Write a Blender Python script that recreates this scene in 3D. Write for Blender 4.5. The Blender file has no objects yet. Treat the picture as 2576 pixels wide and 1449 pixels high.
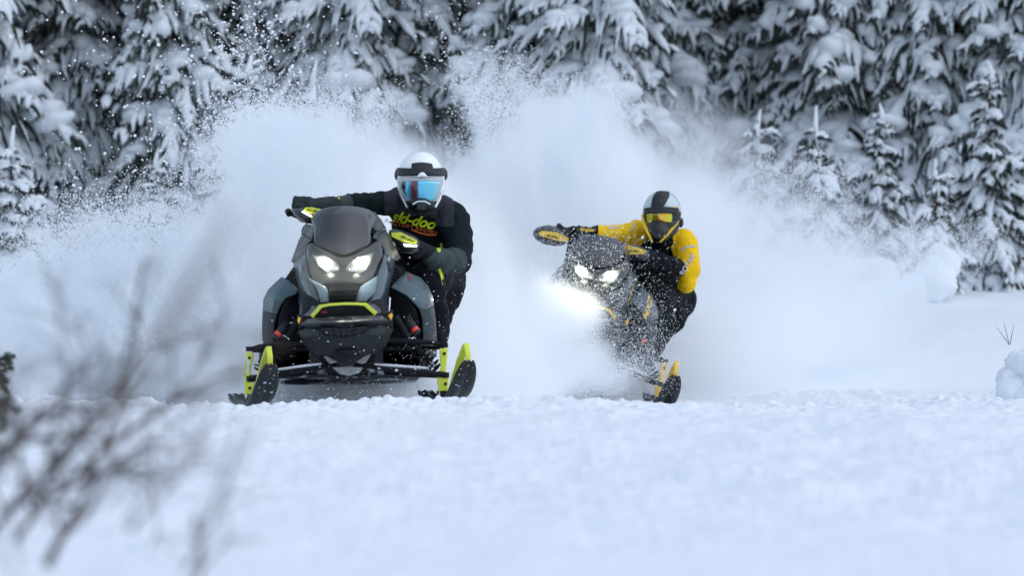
import bpy, math, random
import numpy as np
from mathutils import Vector, Matrix, noise as mnoise
R = math.radians
rng = np.random.default_rng(11)
random.seed(11)
scene = bpy.context.scene
col = scene.collection

# ------------------------------------------------------------------ camera, sky, sun, exposure
F = 10010.0                       # focal length in pixels of a 2575 px wide picture
CAM = Vector((0.0, -22.0, 0.6))
cam_d = bpy.data.cameras.new('camera')
cam = bpy.data.objects.new('camera', cam_d); col.objects.link(cam)
cam.location = CAM; cam.rotation_euler = (R(90), 0, 0)
cam_d.sensor_width = 36; cam_d.lens = F / 2575 * 36
cam_d.shift_y = (747 - 724.5) / 2575
cam_d.clip_start = 0.1; cam_d.clip_end = 2000
cam_d.dof.use_dof = True; cam_d.dof.focus_distance = 23.2; cam_d.dof.aperture_fstop = 3.2
scene.camera = cam

world = bpy.data.worlds.new('World'); scene.world = world; world.use_nodes = True
wn = world.node_tree; wn.nodes.clear()
SUN_EL, SUN_AZ = 60, 110
sky = wn.nodes.new('ShaderNodeTexSky'); sky.sky_type = 'NISHITA'; sky.sun_disc = False
sky.sun_elevation = R(SUN_EL); sky.sun_rotation = R(SUN_AZ); sky.dust_density = 0.6; sky.ozone_density = 1.0; sky.air_density = 1.0
hs = wn.nodes.new('ShaderNodeHueSaturation'); hs.inputs['Saturation'].default_value = 0.70; hs.inputs['Hue'].default_value = 0.494
bg = wn.nodes.new('ShaderNodeBackground'); bg.inputs['Strength'].default_value = 0.13
wo = wn.nodes.new('ShaderNodeOutputWorld')
wn.links.new(sky.outputs[0], hs.inputs['Color']); wn.links.new(hs.outputs[0], bg.inputs[0]); wn.links.new(bg.outputs[0], wo.inputs[0])
sun_d = bpy.data.lights.new('sun', 'SUN'); sun_d.energy = 0.5; sun_d.angle = R(110); sun_d.color = (1.0, 0.985, 0.96)
sun = bpy.data.objects.new('sun', sun_d); col.objects.link(sun)
sd = Vector((math.sin(R(SUN_AZ)) * math.cos(R(SUN_EL)), math.cos(R(SUN_AZ)) * math.cos(R(SUN_EL)), math.sin(R(SUN_EL))))
sun.rotation_euler = sd.to_track_quat('Z', 'Y').to_euler()
scene.view_settings.view_transform = 'Standard'; scene.view_settings.look = 'None'
scene.view_settings.gamma = 1; scene.view_settings.use_curve_mapping = False
scene.view_settings.exposure = 0.72
scene.cycles.max_bounces = 24; scene.cycles.diffuse_bounces = 7; scene.cycles.transparent_max_bounces = 12
scene.cycles.caustics_reflective = False; scene.cycles.caustics_refractive = False
scene.cycles.sample_clamp_indirect = 6

# ------------------------------------------------------------------ helpers
def P(dx, dy, Y):
    k = (22.0 + Y) / F
    return Vector(((dx - 1287.5) * k, Y, 0.6 + (747 - dy) * k))

def make_mat(name, color, rough=0.6, metal=0.0, bump=0.0, bscale=60, vary=0.0, vscale=8, coat=0.0, spec=0.5, emis=None, estr=0, alpha=1.0, trans=0.0, c2=None, thr=0.5, detail=4, sheen=0):
    m = bpy.data.materials.new(name); m.use_nodes = True
    n = m.node_tree.nodes; l = m.node_tree.links; b = n['Principled BSDF']
    b.inputs['Base Color'].default_value = (*color, 1); b.inputs['Roughness'].default_value = rough
    b.inputs['Metallic'].default_value = metal; b.inputs['Coat Weight'].default_value = coat
    b.inputs['Coat Roughness'].default_value = 0.12
    b.inputs['Specular IOR Level'].default_value = spec
    b.inputs['Sheen Weight'].default_value = sheen; b.inputs['Sheen Roughness'].default_value = 0.4
    if alpha < 1: b.inputs['Alpha'].default_value = alpha
    if trans: b.inputs['Transmission Weight'].default_value = trans
    if emis: b.inputs['Emission Color'].default_value = (*emis, 1); b.inputs['Emission Strength'].default_value = estr
    if bump or vary or c2:
        tc = n.new('ShaderNodeTexCoord')
    if bump:
        nz = n.new('ShaderNodeTexNoise'); nz.inputs['Scale'].default_value = bscale; nz.inputs['Detail'].default_value = detail
        bp = n.new('ShaderNodeBump'); bp.inputs['Strength'].default_value = bump; bp.inputs['Distance'].default_value = 0.02
        l.new(tc.outputs['Object'], nz.inputs['Vector']); l.new(nz.outputs['Fac'], bp.inputs['Height']); l.new(bp.outputs[0], b.inputs['Normal'])
    if vary or c2:
        nz2 = n.new('ShaderNodeTexNoise'); nz2.inputs['Scale'].default_value = vscale; nz2.inputs['Detail'].default_value = 5
        l.new(tc.outputs['Object'], nz2.inputs['Vector'])
        rp = n.new('ShaderNodeValToRGB')
        if c2:
            rp.color_ramp.elements[0].position = thr - .04; rp.color_ramp.elements[1].position = thr + .04
            rp.color_ramp.elements[0].color = (*color, 1); rp.color_ramp.elements[1].color = (*c2, 1)
        else:
            rp.color_ramp.elements[0].position = .3; rp.color_ramp.elements[1].position = .7
            rp.color_ramp.elements[0].color = (*[c * (1 - vary) for c in color], 1)
            rp.color_ramp.elements[1].color = (*[min(.95, c * (1 + vary)) for c in color], 1)
        l.new(nz2.outputs['Fac'], rp.inputs[0]); l.new(rp.outputs[0], b.inputs['Base Color'])
    return m

class MB:
    """collects verts and faces, builds one mesh object"""
    def __init__(s): s.v = []; s.f = []; s.n = 0; s.mi = []
    def add(s, v, f, mi=0):
        v = np.asarray(v, dtype=float).reshape(-1, 3); s.v.append(v)
        s.f += [tuple(int(i) + s.n for i in q) for q in f]; s.mi += [mi] * len(f); s.n += len(v)
        return s
    def tube(s, pts, rad, sides=8, flat=1.0, mi=0, cap=True, up=(0, 0, 1)):
        pts = [Vector(p) for p in pts]; k = len(pts)
        if not hasattr(rad, '__len__'): rad = [rad] * k
        V = []; prev = None
        for i, p in enumerate(pts):
            t = (pts[min(i + 1, k - 1)] - pts[max(i - 1, 0)])
            t = t.normalized() if t.length > 1e-9 else Vector((0, 0, 1))
            if prev is None:
                u = Vector(up); u = u - t * u.dot(t)
                if u.length < 1e-3: u = Vector((1, 0, 0)) - t * t.x
            else:
                u = prev - t * prev.dot(t)
            u.normalize(); prev = u; w = t.cross(u)
            for j in range(sides):
                a = 2 * math.pi * j / sides
                V.append(p + u * (math.cos(a) * rad[i] * flat) + w * (math.sin(a) * rad[i]))
        Fq = [(i * sides + j, i * sides + (j + 1) % sides, (i + 1) * sides + (j + 1) % sides, (i + 1) * sides + j) for i in range(k - 1) for j in range(sides)]
        if cap: Fq += [tuple(range(sides))[::-1], tuple((k - 1) * sides + j for j in range(sides))]
        return s.add(V, Fq, mi)
    def box(s, c, d, rot=None, mi=0):
        M = rot if rot is not None else Matrix.Identity(3)
        V = [Vector(c) + M @ Vector((x * d[0] / 2, y * d[1] / 2, z * d[2] / 2)) for x in (-1, 1) for y in (-1, 1) for z in (-1, 1)]
        return s.add(V, [(0, 1, 3, 2), (4, 6, 7, 5), (0, 4, 5, 1), (2, 3, 7, 6), (0, 2, 6, 4), (1, 5, 7, 3)], mi)
    def ball(s, c, r, seg=12, rings=8, mi=0, rot=None):
        if not hasattr(r, '__len__'): r = (r, r, r)
        M = rot if rot is not None else Matrix.Identity(3)
        V = []
        for i in range(rings + 1):
            th = math.pi * i / rings
            for j in range(seg):
                ph = 2 * math.pi * j / seg
                V.append(Vector(c) + M @ Vector((r[0] * math.sin(th) * math.cos(ph), r[1] * math.sin(th) * math.sin(ph), r[2] * math.cos(th))))
        return s.add(V, [(i * seg + j, (i + 1) * seg + j, (i + 1) * seg + (j + 1) % seg, i * seg + (j + 1) % seg) for i in range(rings) for j in range(seg)], mi)
    def plate(s, pts, thick, back=None, mi=0):
        """closed polygon of 3-D points given a thickness along `back` (default +Y)"""
        pts = [Vector(p) for p in pts]; b = Vector(back or (0, 1, 0)).normalized() * thick; k = len(pts)
        V = pts + [p + b for p in pts]
        return s.add(V, [tuple(range(k)), tuple(range(2 * k - 1, k - 1, -1))] + [(i, i + k, (i + 1) % k + k, (i + 1) % k) for i in range(k)], mi)
    def build(s, name, mat, parent=None, loc=None, smooth=True, bevel=0, sub=0, solid=0, world=True, angle=40):
        me = bpy.data.meshes.new(name)
        V = np.concatenate(s.v) if s.v else np.zeros((0, 3))
        o = bpy.data.objects.new(name, me)
        off = np.zeros(3)
        if parent is not None and world:
            inv = parent_world(parent).inverted()
            V = np.array([inv @ Vector(p) for p in V])
        elif loc is not None:
            V = V - np.array(loc); o.location = loc
        me.from_pydata([tuple(p) for p in V], [], s.f)
        mats = mat if isinstance(mat, (list, tuple)) else [mat]
        for m in mats: me.materials.append(m)
        if len(mats) > 1: me.polygons.foreach_set('material_index', s.mi)
        me.validate(); me.update()
        import bmesh
        bm = bmesh.new(); bm.from_mesh(me); bmesh.ops.recalc_face_normals(bm, faces=bm.faces); bm.to_mesh(me); bm.free()
        if smooth:
            me.polygons.foreach_set('use_smooth', [True] * len(me.polygons))
            if not sub: me.set_sharp_from_angle(angle=R(angle))
        if solid:
            md = o.modifiers.new('solid', 'SOLIDIFY'); md.thickness = solid; md.offset = 0
        if bevel:
            md = o.modifiers.new('bevel', 'BEVEL'); md.width = bevel; md.segments = 2; md.limit_method = 'ANGLE'; md.angle_limit = R(30)
        if sub:
            md = o.modifiers.new('sub', 'SUBSURF'); md.levels = sub; md.render_levels = sub
        col.objects.link(o)
        if parent is not None: o.parent = parent
        return o

def parent_world(p):
    M = Matrix.Identity(4)
    while p is not None:
        M = p.matrix_basis @ M; p = p.parent
    return M

def tag(o, label=None, cat=None, group=None, kind=None):
    if label: o['label'] = label
    if cat: o['category'] = cat
    if group: o['group'] = group
    if kind: o['kind'] = kind
    return o

def empty(name, loc, rot=(0, 0, 0), parent=None):
    o = bpy.data.objects.new(name, None); col.objects.link(o); o.location = loc; o.rotation_euler = rot
    o.empty_display_size = .2
    if parent: o.parent = parent
    return o

# value noise on arrays
_perm = rng.random((64, 64, 64)).astype(np.float32)
def vnoise(x, y, z):
    xi = np.floor(x).astype(int); yi = np.floor(y).astype(int); zi = np.floor(z).astype(int)
    fx, fy, fz = x - xi, y - yi, z - zi
    fx = fx * fx * (3 - 2 * fx); fy = fy * fy * (3 - 2 * fy); fz = fz * fz * (3 - 2 * fz)
    g = lambda a, b, c: _perm[(xi + a) & 63, (yi + b) & 63, (zi + c) & 63]
    L = lambda a, b, t: a + (b - a) * t
    return L(L(L(g(0, 0, 0), g(1, 0, 0), fx), L(g(0, 1, 0), g(1, 1, 0), fx), fy), L(L(g(0, 0, 1), g(1, 0, 1), fx), L(g(0, 1, 1), g(1, 1, 1), fx), fy), fz) - .5
def fbm(x, y, z, o=4):
    s = 0; a = 1
    for i in range(o):
        s = s + a * vnoise(x * 2 ** i + 7.3 * i, y * 2 ** i + 3.1 * i, z * 2 ** i + 5.7 * i); a *= .5
    return s
# ------------------------------------------------------------------ snow field
def smooth(a, b, x):
    t = np.clip((x - a) / (b - a), 0, 1); return t * t * (3 - 2 * t)
def ground_h(x, y):
    """height of the snow at world x, y"""
    x = np.asarray(x, float); y = np.asarray(y, float); d = y + 22.0
    lo = -0.075 + 0.0 * x
    h = lo
    # near slope rising towards a low bank in front of the machines
    crest = 20.45 + 0.3 * fbm(x * .9, x * 0 + 3, x * 0)
    hb = 0.6 - 0.0279 * 20.5 + 0.0 * x                                   # bank height so that its crest hides the ski undersides
    hb = hb + .012 + 0.05 * fbm(x * .8 + 9, d * .7, x * 0 + 2) + .03 * fbm(x * 3.1, d * 2.2, x * 0 + 5) + np.where(x > .9, -.0 , 0)
    near = -0.25 + (hb + 0.25) * smooth(4, 20.5, d) ** 0.9
    near = np.maximum(near, 0.6 - 0.0701 * np.maximum(d, 3) - 0.25 + (hb + .23) * smooth(7, 20.4, d))
    dip = -0.055 + 0.0 * x
    h = np.where(d < crest, near, dip + (hb - dip) * np.exp(-((d - crest) / .28) ** 2))
    # ground at the second machine and the ridge right of it
    r2 = smooth(23, 25.5, d)
    right = smooth(1.05, 1.9, x)
    h = h + r2 * (-0.05)
    h = h + 0.095 * np.exp(-((d - 25.4) / .7) ** 2) * right
    h = h + (0.72 + 0.06 * fbm(x * .35, d * .3, x * 0)) * smooth(27.5, 38.5, d) 
    # hillside under the forest
    h = h + 0.16 * np.maximum(d - 39, 0) ** 1.02
    h = h + 0.02 * fbm(x * 1.1, y * 1.1, x * 0, 4) * smooth(5, 12, d)
    return h

def snow_mat(name, base, bumps):
    m = bpy.data.materials.new(name); m.use_nodes = True
    n = m.node_tree.nodes; l = m.node_tree.links; b = n['Principled BSDF']
    b.inputs['Base Color'].default_value = (*base, 1); b.inputs['Roughness'].default_value = .75; b.inputs['Specular IOR Level'].default_value = .25
    tc = n.new('ShaderNodeTexCoord'); prev = None
    for sc, st, ds in bumps:
        nz = n.new('ShaderNodeTexNoise'); nz.inputs['Scale'].default_value = sc; nz.inputs['Detail'].default_value = 6
        bp = n.new('ShaderNodeBump'); bp.inputs['Strength'].default_value = st; bp.inputs['Distance'].default_value = ds
        l.new(tc.outputs['Object'], nz.inputs['Vector']); l.new(nz.outputs['Fac'], bp.inputs['Height'])
        if prev: l.new(prev.outputs[0], bp.inputs['Normal'])
        prev = bp
    if prev: l.new(prev.outputs[0], b.inputs['Normal'])
    return m
M_SNOW = snow_mat('snow', (.80, .83, .87), [(2.2, .30, .10), (18, .18, .012)])
M_TSNOW = snow_mat('tree_snow', (.72, .76, .80), [(9, .5, .05)])

def build_ground():
    d = np.concatenate([np.linspace(1, 8, 14), np.linspace(8.3, 18.5, 70), np.linspace(18.6, 21.6, 170), np.linspace(21.7, 28, 150), np.linspace(28.2, 48, 70), np.linspace(50, 140, 25)])
    u = np.concatenate([np.linspace(-1.2, -.15, 12)[:-1], np.linspace(-.15, .15, 520), np.linspace(.15, 1.2, 12)[1:]])
    D, U = np.meshgrid(d, u, indexing='ij'); X = D * U; Y = D - 22
    Z = ground_h(X, Y)
    fine = fbm(X * 6, Y * 6, X * 0, 3); lump = np.maximum(fbm(X * 16 + 3, Y * 16, X * 0 + 4, 3), 0)
    lump2 = np.maximum(fbm(X * 34 + 3, Y * 34, X * 0 + 8, 2), 0)
    band = np.exp(-((D - 20.4) / 1.0) ** 2)
    Z = Z + .034 * fine * smooth(8, 14, D) * (1 - .7 * smooth(23, 27, D)) + (.034 * lump + .018 * lump2) * band + .020 * lump * smooth(9, 14, D) * (1 - smooth(24, 30, D)) + 0.03 * lump * np.exp(-((D - 25.4) / .5) ** 2)
    trail = np.zeros_like(Z)
    V = np.stack([X, Y, Z], -1).reshape(-1, 3)
    a, b = D.shape
    i = np.arange(a - 1)[:, None] * b + np.arange(b - 1)[None, :]
    Fq = np.stack([i, i + 1, i + b + 1, i + b], -1).reshape(-1, 4)
    me = bpy.data.meshes.new('snow_ground')
    me.vertices.add(len(V)); me.vertices.foreach_set('co', V.ravel())
    me.loops.add(Fq.size); me.loops.foreach_set('vertex_index', Fq.ravel().astype(np.int32))
    me.polygons.add(len(Fq)); me.polygons.foreach_set('loop_start', np.arange(0, Fq.size, 4, dtype=np.int32))
    me.update(calc_edges=True); me.polygons.foreach_set('use_smooth', [True] * len(Fq))
    me.materials.append(M_SNOW)
    o = bpy.data.objects.new('snow_ground', me); col.objects.link(o)
    tag(o, 'white snow field with a low lumpy bank in front of the machines', kind='structure')
    return o
build_ground()

# ------------------------------------------------------------------ spruces
M_NEEDLE = make_mat('spruce_needles', (.024, .034, .028), .85, vary=.4, vscale=6)
M_BARK = make_mat('bark', (.07, .055, .045), .9, bump=.5, bscale=25)

def branch_proto(r, L, fine=False):
    """one snow-laden spruce bough growing along +x; returns (snow V, F, dark V, F)"""
    S = MB(); D = MB()
    n = 6; droop = r.uniform(.7, 1.3)
    def curve(s): return Vector((L * (s - .18 * droop * s * s), 0, -L * (.12 * s + .55 * droop * s * s)))
    spine = [curve(i / n) for i in range(n + 1)]
    w = .06 * L + .028
    rad = [w * .5, w * .9, w * 1.15, w * 1.1, w * .95, w * .7, w * .25]
    rad = [q * r.uniform(.8, 1.25) for q in rad]
    S.tube([p + Vector((0, 0, q * .55)) for p, q in zip(spine, rad)], rad, 7, .75)
    D.tube([p + Vector((0, 0, -.012)) for p in spine], [.03, .035, .04, .04, .035, .028, .012], 5)
    for i in range(int(2 + L * 3)):
        q = r.uniform(.05, .85); c = curve(q) + Vector((0, r.uniform(-.12, .12) * L, .02)); pr = L * r.uniform(.06, .13) + .02
        S.ball(c, (pr * r.uniform(1, 1.7), pr * r.uniform(.9, 1.3), pr * r.uniform(.6, .9)), 8, 6)
    k = int(4 + L * 6)
    for i in range(k):
        for sgn in (-1, 1):
            s = (i + r.uniform(.2, 1)) / k
            b = curve(s)
            ln = L * (.42 * (1 - s) + .15) * r.uniform(.5, 1.3)
            a = r.uniform(.7, 1.15) * sgn
            dv = Vector((math.cos(a), math.sin(a), 0)); dr = r.uniform(.7, 1.7)
            pts = [b + dv * (ln * q) * (1 - .25 * q) + Vector((0, 0, -ln * (.15 * q + dr * .62 * q * q))) for q in (0, .3, .6, .85, 1.05)]
            w2 = (.018 + .034 * L * .5) * r.uniform(.6, 1.6)
            if fine: w2 *= .8
            rr = [w2 * .8, w2 * 1.2, w2 * 1.15, w2 * .9, w2 * .25]
            if r.random() < .95:
                S.tube([p + Vector((0, 0, q * .5)) for p, q in zip(pts, rr)], rr, 6, .75)
            D.tube([p + Vector((0, 0, -.015)) for p in pts], [.022, .028, .028, .022, .006], 4)
            V = []; Q = []
            for m in range(9):
                q = r.uniform(.15, 1); c = pts[0].lerp(pts[-1], q); c.z = pts[0].z * (1 - q * q) + pts[-1].z * q * q
                dd = (dv * r.uniform(.0, .7) + Vector((r.uniform(-.5, .5), r.uniform(-.5, .5), -r.uniform(.5, 1.2)))).normalized() * r.uniform(.06, .13)
                sd_ = dd.cross(Vector((r.uniform(-1, 1), r.uniform(-1, 1), r.uniform(-1, 1)))).normalized() * .013
                j = len(V); V += [c - sd_, c + sd_, c + dd]; Q.append((j, j + 1, j + 2))
            D.add(V, Q)
    return np.concatenate(S.v), S.f, np.concatenate(D.v), D.f

def tri_array(Fs):
    out = []
    for q in Fs:
        for i in range(1, len(q) - 1): out.append((q[0], q[i], q[i + 1]))
    return np.array(out, dtype=np.int64)

def raw_mesh(name, V, T, mat):
    me = bpy.data.meshes.new(name)
    me.vertices.add(len(V)); me.vertices.foreach_set('co', V.astype(np.float32).ravel())
    me.loops.add(T.size); me.loops.foreach_set('vertex_index', T.ravel().astype(np.int32))
    me.polygons.add(len(T)); me.polygons.foreach_set('loop_start', np.arange(0, T.size, 3, dtype=np.int32))
    me.update(calc_edges=True); me.polygons.foreach_set('use_smooth', np.ones(len(T), bool)); me.materials.append(mat)
    return me

rr = random.Random(5)
PROTO = {}
for L in (.35, .7, 1.1, 1.5):
    PROTO[L] = []
    for _ in range(7):
        sv, sf, dv, df = branch_proto(rr, L)
        PROTO[L].append((sv, tri_array(sf), dv, tri_array(df)))

def tree_meshes(r, H, Rad, z0, gap, per, tag_):
    sV, sT, dV, dT = [], [], [], []; ns = nd = 0
    z = z0; ph = r.uniform(0, 6)
    while z < H - .12:
        t = z / H; Lw = Rad * (1 - t) ** .85 + .10
        m = max(3, int(per * (.55 + .45 * (1 - t))))
        for i in range(m):
            L = Lw * r.uniform(.65, 1.15)
            key = min(PROTO, key=lambda q: abs(q - L)); sc = L / key
            pv = r.choice(PROTO[key])
            az = ph + 2 * math.pi * (i + r.uniform(-.25, .25)) / m
            tilt = R(r.uniform(-14, 10) + (t * 38))
            ca, sa, ct, st = math.cos(az), math.sin(az), math.cos(tilt), math.sin(tilt)
            M = np.array([[ca, -sa, 0], [sa, ca, 0], [0, 0, 1]]) @ np.array([[ct, 0, -st], [0, 1, 0], [st, 0, ct]]) * sc
            o = np.array([0, 0, z + r.uniform(-.08, .08)])
            a = pv[0] @ M.T + o; b = pv[2] @ M.T + o
            sV.append(a); sT.append(pv[1] + ns); ns += len(a); dV.append(b); dT.append(pv[3] + nd); nd += len(b)
        z += gap * r.uniform(.75, 1.25) * (.55 + .45 * (1 - t)); ph += 2.4
    # leader with a cap of snow
    S = MB(); S.tube([(0, 0, H - .3), (.01, 0, H - .05), (0, .01, H + .12)], [.03, .035, .012], 6)
    sV.append(np.concatenate(S.v)); sT.append(tri_array(S.f) + ns); ns += len(sV[-1])
    SV = np.concatenate(sV)
    SV += np.stack([fbm(SV[:, 0] * 5 + k * 9, SV[:, 1] * 5, SV[:, 2] * 5, 3) for k in range(3)], -1) * .085
    T = MB(); T.tube([(0, 0, -.6), (.02, 0, H * .3), (0, .03, H * .65), (0, 0, H)], [.035 * Rad + .018 * H, .015 * H + .02, .01 * H + .01, .008], 9)
    return (raw_mesh('snow_cover_' + tag_, SV, np.concatenate(sT), M_TSNOW), raw_mesh('crown_' + tag_, np.concatenate(dV), np.concatenate(dT), M_NEEDLE), raw_mesh('trunk_' + tag_, np.concatenate(T.v), tri_array(T.f), M_BARK))

tall = [tree_meshes(rr, h, w, .25, g, p, 'tall') for h, w, g, p in ((8.0, 1.12, .24, 7), (7.0, .95, .23, 6), (9.0, 1.25, .27, 7), (6.0, .95, .22, 6))]
young = [tree_meshes(rr, h, w, .12, g, p, 'young') for h, w, g, p in ((2.1, .55, .15, 6), (1.5, .42, .13, 5), (2.7, .62, .16, 6))]

def put_tree(ms, x, y, rz, s, name, label, group, lean=0.0):
    z = float(ground_h(x, y))
    e = empty(name, (x, y, z - .05), (lean, lean * .6, rz)); e.scale = (s, s, s * random.uniform(.92, 1.1))
    tag(e, label, 'tree', group)
    for nm, me in zip(('snow_cover', 'crown', 'trunk'), ms):
        o = bpy.data.objects.new(nm, me); col.objects.link(o); o.parent = e
    return e

tr = random.Random(21)
def xat(dx, Y): return (dx - 1287.5) * (22 + Y) / F
ordn = ['leftmost', 'second', 'third', 'fourth', 'fifth', 'sixth', 'seventh', 'eighth', 'ninth', 'tenth', 'eleventh', 'twelfth', 'thirteenth']
front = [(-60, 19.5, 0), (190, 20.6, 1), (430, 19.8, 3), (660, 20.8, 0), (880, 20.2, 2), (1070, 21, 1), (1290, 20.4, 3), (1490, 19.6, 2), (1720, 22.5, 1), (1900, 23, 0), (2120, 21.4, 3), (2330, 21.0, 1), (2560, 20.6, 2)]
for i, (dx, Y, k) in enumerate(front):
    where = ' at the left edge' if i == 0 else (' at the right edge' if i == len(front) - 1 else ', %s from the left in the front row' % ordn[i])
    put_tree(tall[k], xat(dx, Y), Y, tr.uniform(0, 6.28), tr.uniform(.85, 1.1), 'spruce_tree', 'tall snow-laden spruce' + where + ' of the forest', 'spruces in the front row of the forest', tr.uniform(-.04, .04))
ordn += ['fourteenth', 'fifteenth', 'sixteenth', 'seventeenth', 'eighteenth', 'nineteenth', 'twentieth']
rown = ['second', 'third', 'fourth', 'fifth', 'sixth']
for row, (Y, n) in enumerate(((22.3, 17), (24.2, 17), (26.8, 18), (30, 18), (35, 18))):
    for i in range(n):
        dx = -150 + 2900 * (i + (.5 if row % 2 else 0) + tr.uniform(-.3, .3)) / n
        yy = Y + tr.uniform(-.9, .9)
        put_tree(tall[tr.randrange(4)], xat(dx, yy), yy, tr.uniform(0, 6.28), tr.uniform(.9, 1.25), 'spruce_tree', 'snow-laden spruce in the %s row of the forest, %s from the left' % (rown[row], ordn[i] if i else 'first'), 'spruces deeper in the forest')
side = 0
for sx, word in ((-1, 'left'), (1, 'right')):
    for k in range(5):
        for Y, r_ in ((20.4, 'front'), (23, 'middle'), (26.5, 'back'), (31, 'rearmost')):
            dx = (-230 - 230 * k if sx < 0 else 2790 + 230 * k) + tr.uniform(-60, 60)
            put_tree(tall[tr.randrange(4)], xat(dx, Y), Y + tr.uniform(-.7, .7), tr.uniform(0, 6.28), tr.uniform(.9, 1.15), 'spruce_tree', 'snow-laden spruce beyond the %s end of the forest wall, %s row, %s outward' % (word, r_, ['first', 'second', 'third', 'fourth', 'fifth'][k]), 'spruces beyond the ends of the forest wall')
for dx, dyt, Y, k, lab in ((30, 300, 14.5, 0, 'small snowy spruce in front of the forest at the left edge'),
                          (390, 365, 16, 0, 'small snowy spruce poking out of the powder left of the first machine'),
                          (630, 135, 15.5, 2, 'slim young spruce with snow-lined twigs above the left rider\'s powder plume'),
                          (785, 190, 17, 0, 'young spruce just right of the slim spruce above the left plume'),
                          (1435, 190, 17, 1, 'young spruce tip showing above the highest hump of the powder cloud'),
                          (545, 400, 16.5, 1, 'small spruce half hidden in the left powder plume'),
                          (1905, 320, 17.5, 1, 'little spruce veiled by powder behind the yellow rider'),
                          (2050, 325, 16.5, 0, 'young spruce with snowy tip right of the yellow rider\'s plume'),
                          (2215, 280, 17, 2, 'taller of the young spruces at the right end of the plume'),
                          (2355, 420, 16, 1, 'smallest spruce by the snow mound at the right'),
                          (2490, 170, 17.5, 2, 'young spruce beside the right edge of the picture')):
    x = xat(dx, Y); zt = 0.6 + (747 - dyt) * (22 + Y) / F; H = (2.1, 1.5, 2.7)[k]
    z = float(ground_h(x, Y)); put_tree(young[k], x, Y, tr.uniform(0, 6.28), (zt - z) / H, 'young_spruce', lab, 'young spruces before the forest')
# ------------------------------------------------------------------ powder snow thrown up by the tracks
M_POWDER = bpy.data.materials.new('powder'); M_POWDER.use_nodes = True
_n = M_POWDER.node_tree.nodes; _l = M_POWDER.node_tree.links; _n.clear()
_a = _n.new('ShaderNodeBsdfDiffuse'); _b = _n.new('ShaderNodeBsdfTranslucent'); _m = _n.new('ShaderNodeMixShader'); _o = _n.new('ShaderNodeOutputMaterial')
_a.inputs[0].default_value = (.93, .95, .97, 1); _b.inputs[0].default_value = (.93, .95, .97, 1); _m.inputs[0].default_value = .45
_l.new(_a.outputs[0], _m.inputs[1]); _l.new(_b.outputs[0], _m.inputs[2]); _l.new(_m.outputs[0], _o.inputs[0])

def points_object(name, Pn, rad, label, cat):
    me = bpy.data.meshes.new(name)
    me.vertices.add(len(Pn)); me.vertices.foreach_set('co', Pn.astype(np.float32).ravel())
    at = me.attributes.new('grain', 'FLOAT', 'POINT'); at.data.foreach_set('value', rad.astype(np.float32))
    o = bpy.data.objects.new(name, me); col.objects.link(o); me.materials.append(M_POWDER)
    ng = bpy.data.node_groups.new(name + '_grains', 'GeometryNodeTree')
    ng.interface.new_socket('Geometry', in_out='INPUT', socket_type='NodeSocketGeometry')
    ng.interface.new_socket('Geometry', in_out='OUTPUT', socket_type='NodeSocketGeometry')
    gi = ng.nodes.new('NodeGroupInput'); go = ng.nodes.new('NodeGroupOutput'); mp = ng.nodes.new('GeometryNodeMeshToPoints')
    na = ng.nodes.new('GeometryNodeInputNamedAttribute'); na.data_type = 'FLOAT'; na.inputs['Name'].default_value = 'grain'
    sm = ng.nodes.new('GeometryNodeSetMaterial'); sm.inputs['Material'].default_value = M_POWDER
    ng.links.new(gi.outputs[0], mp.inputs['Mesh']); ng.links.new(na.outputs['Attribute'], mp.inputs['Radius'])
    ng.links.new(mp.outputs[0], sm.inputs['Geometry']); ng.links.new(sm.outputs[0], go.inputs[0])
    md = o.modifiers.new('grains', 'NODES'); md.node_group = ng
    tag(o, label, cat, kind='stuff')
    return o

def puff(c, r, n, edge=.75, turb=.25, fq=1.6, rot=0.0):
    """n points in a turbulent ellipsoid; denser inside, frayed outside"""
    q = rng.normal(size=(n, 3)); q /= np.linalg.norm(q, axis=1)[:, None]
    q *= (rng.random(n) ** (1 / 3.) * (1 + (rng.random(n) ** 3) * edge))[:, None] * .8
    if rot:
        c_, s_ = math.cos(rot), math.sin(rot)
    p = q * np.array(r)
    if rot: p = np.stack([p[:, 0] * c_ - p[:, 2] * s_, p[:, 1], p[:, 0] * s_ + p[:, 2] * c_], -1)
    p = p + np.array(c)
    for f, a in ((fq, turb), (fq * 2.7, turb * .38), (fq * 6.5, turb * .15)):
        s = p * f
        p = p + a * 2 * np.stack([vnoise(s[:, 0] + k * 17.3, s[:, 1] + k * 5.1, s[:, 2] + k * 9.7) for k in range(3)], -1)
    return p
def puffs(lst, size, var=.35, **kw):
    A = []
    for (dx, dy, Y, rx, ry, rz, n, *rot) in lst:
        A.append(puff(P(dx, dy, Y), (rx, ry, rz), int(n), rot=rot[0] if rot else 0, **kw))
    A = np.concatenate(A)
    g = ground_h(A[:, 0], A[:, 1]); A = A[A[:, 2] > g - .02]
    return A, size * np.exp(rng.normal(size=len(A)) * var)

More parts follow.
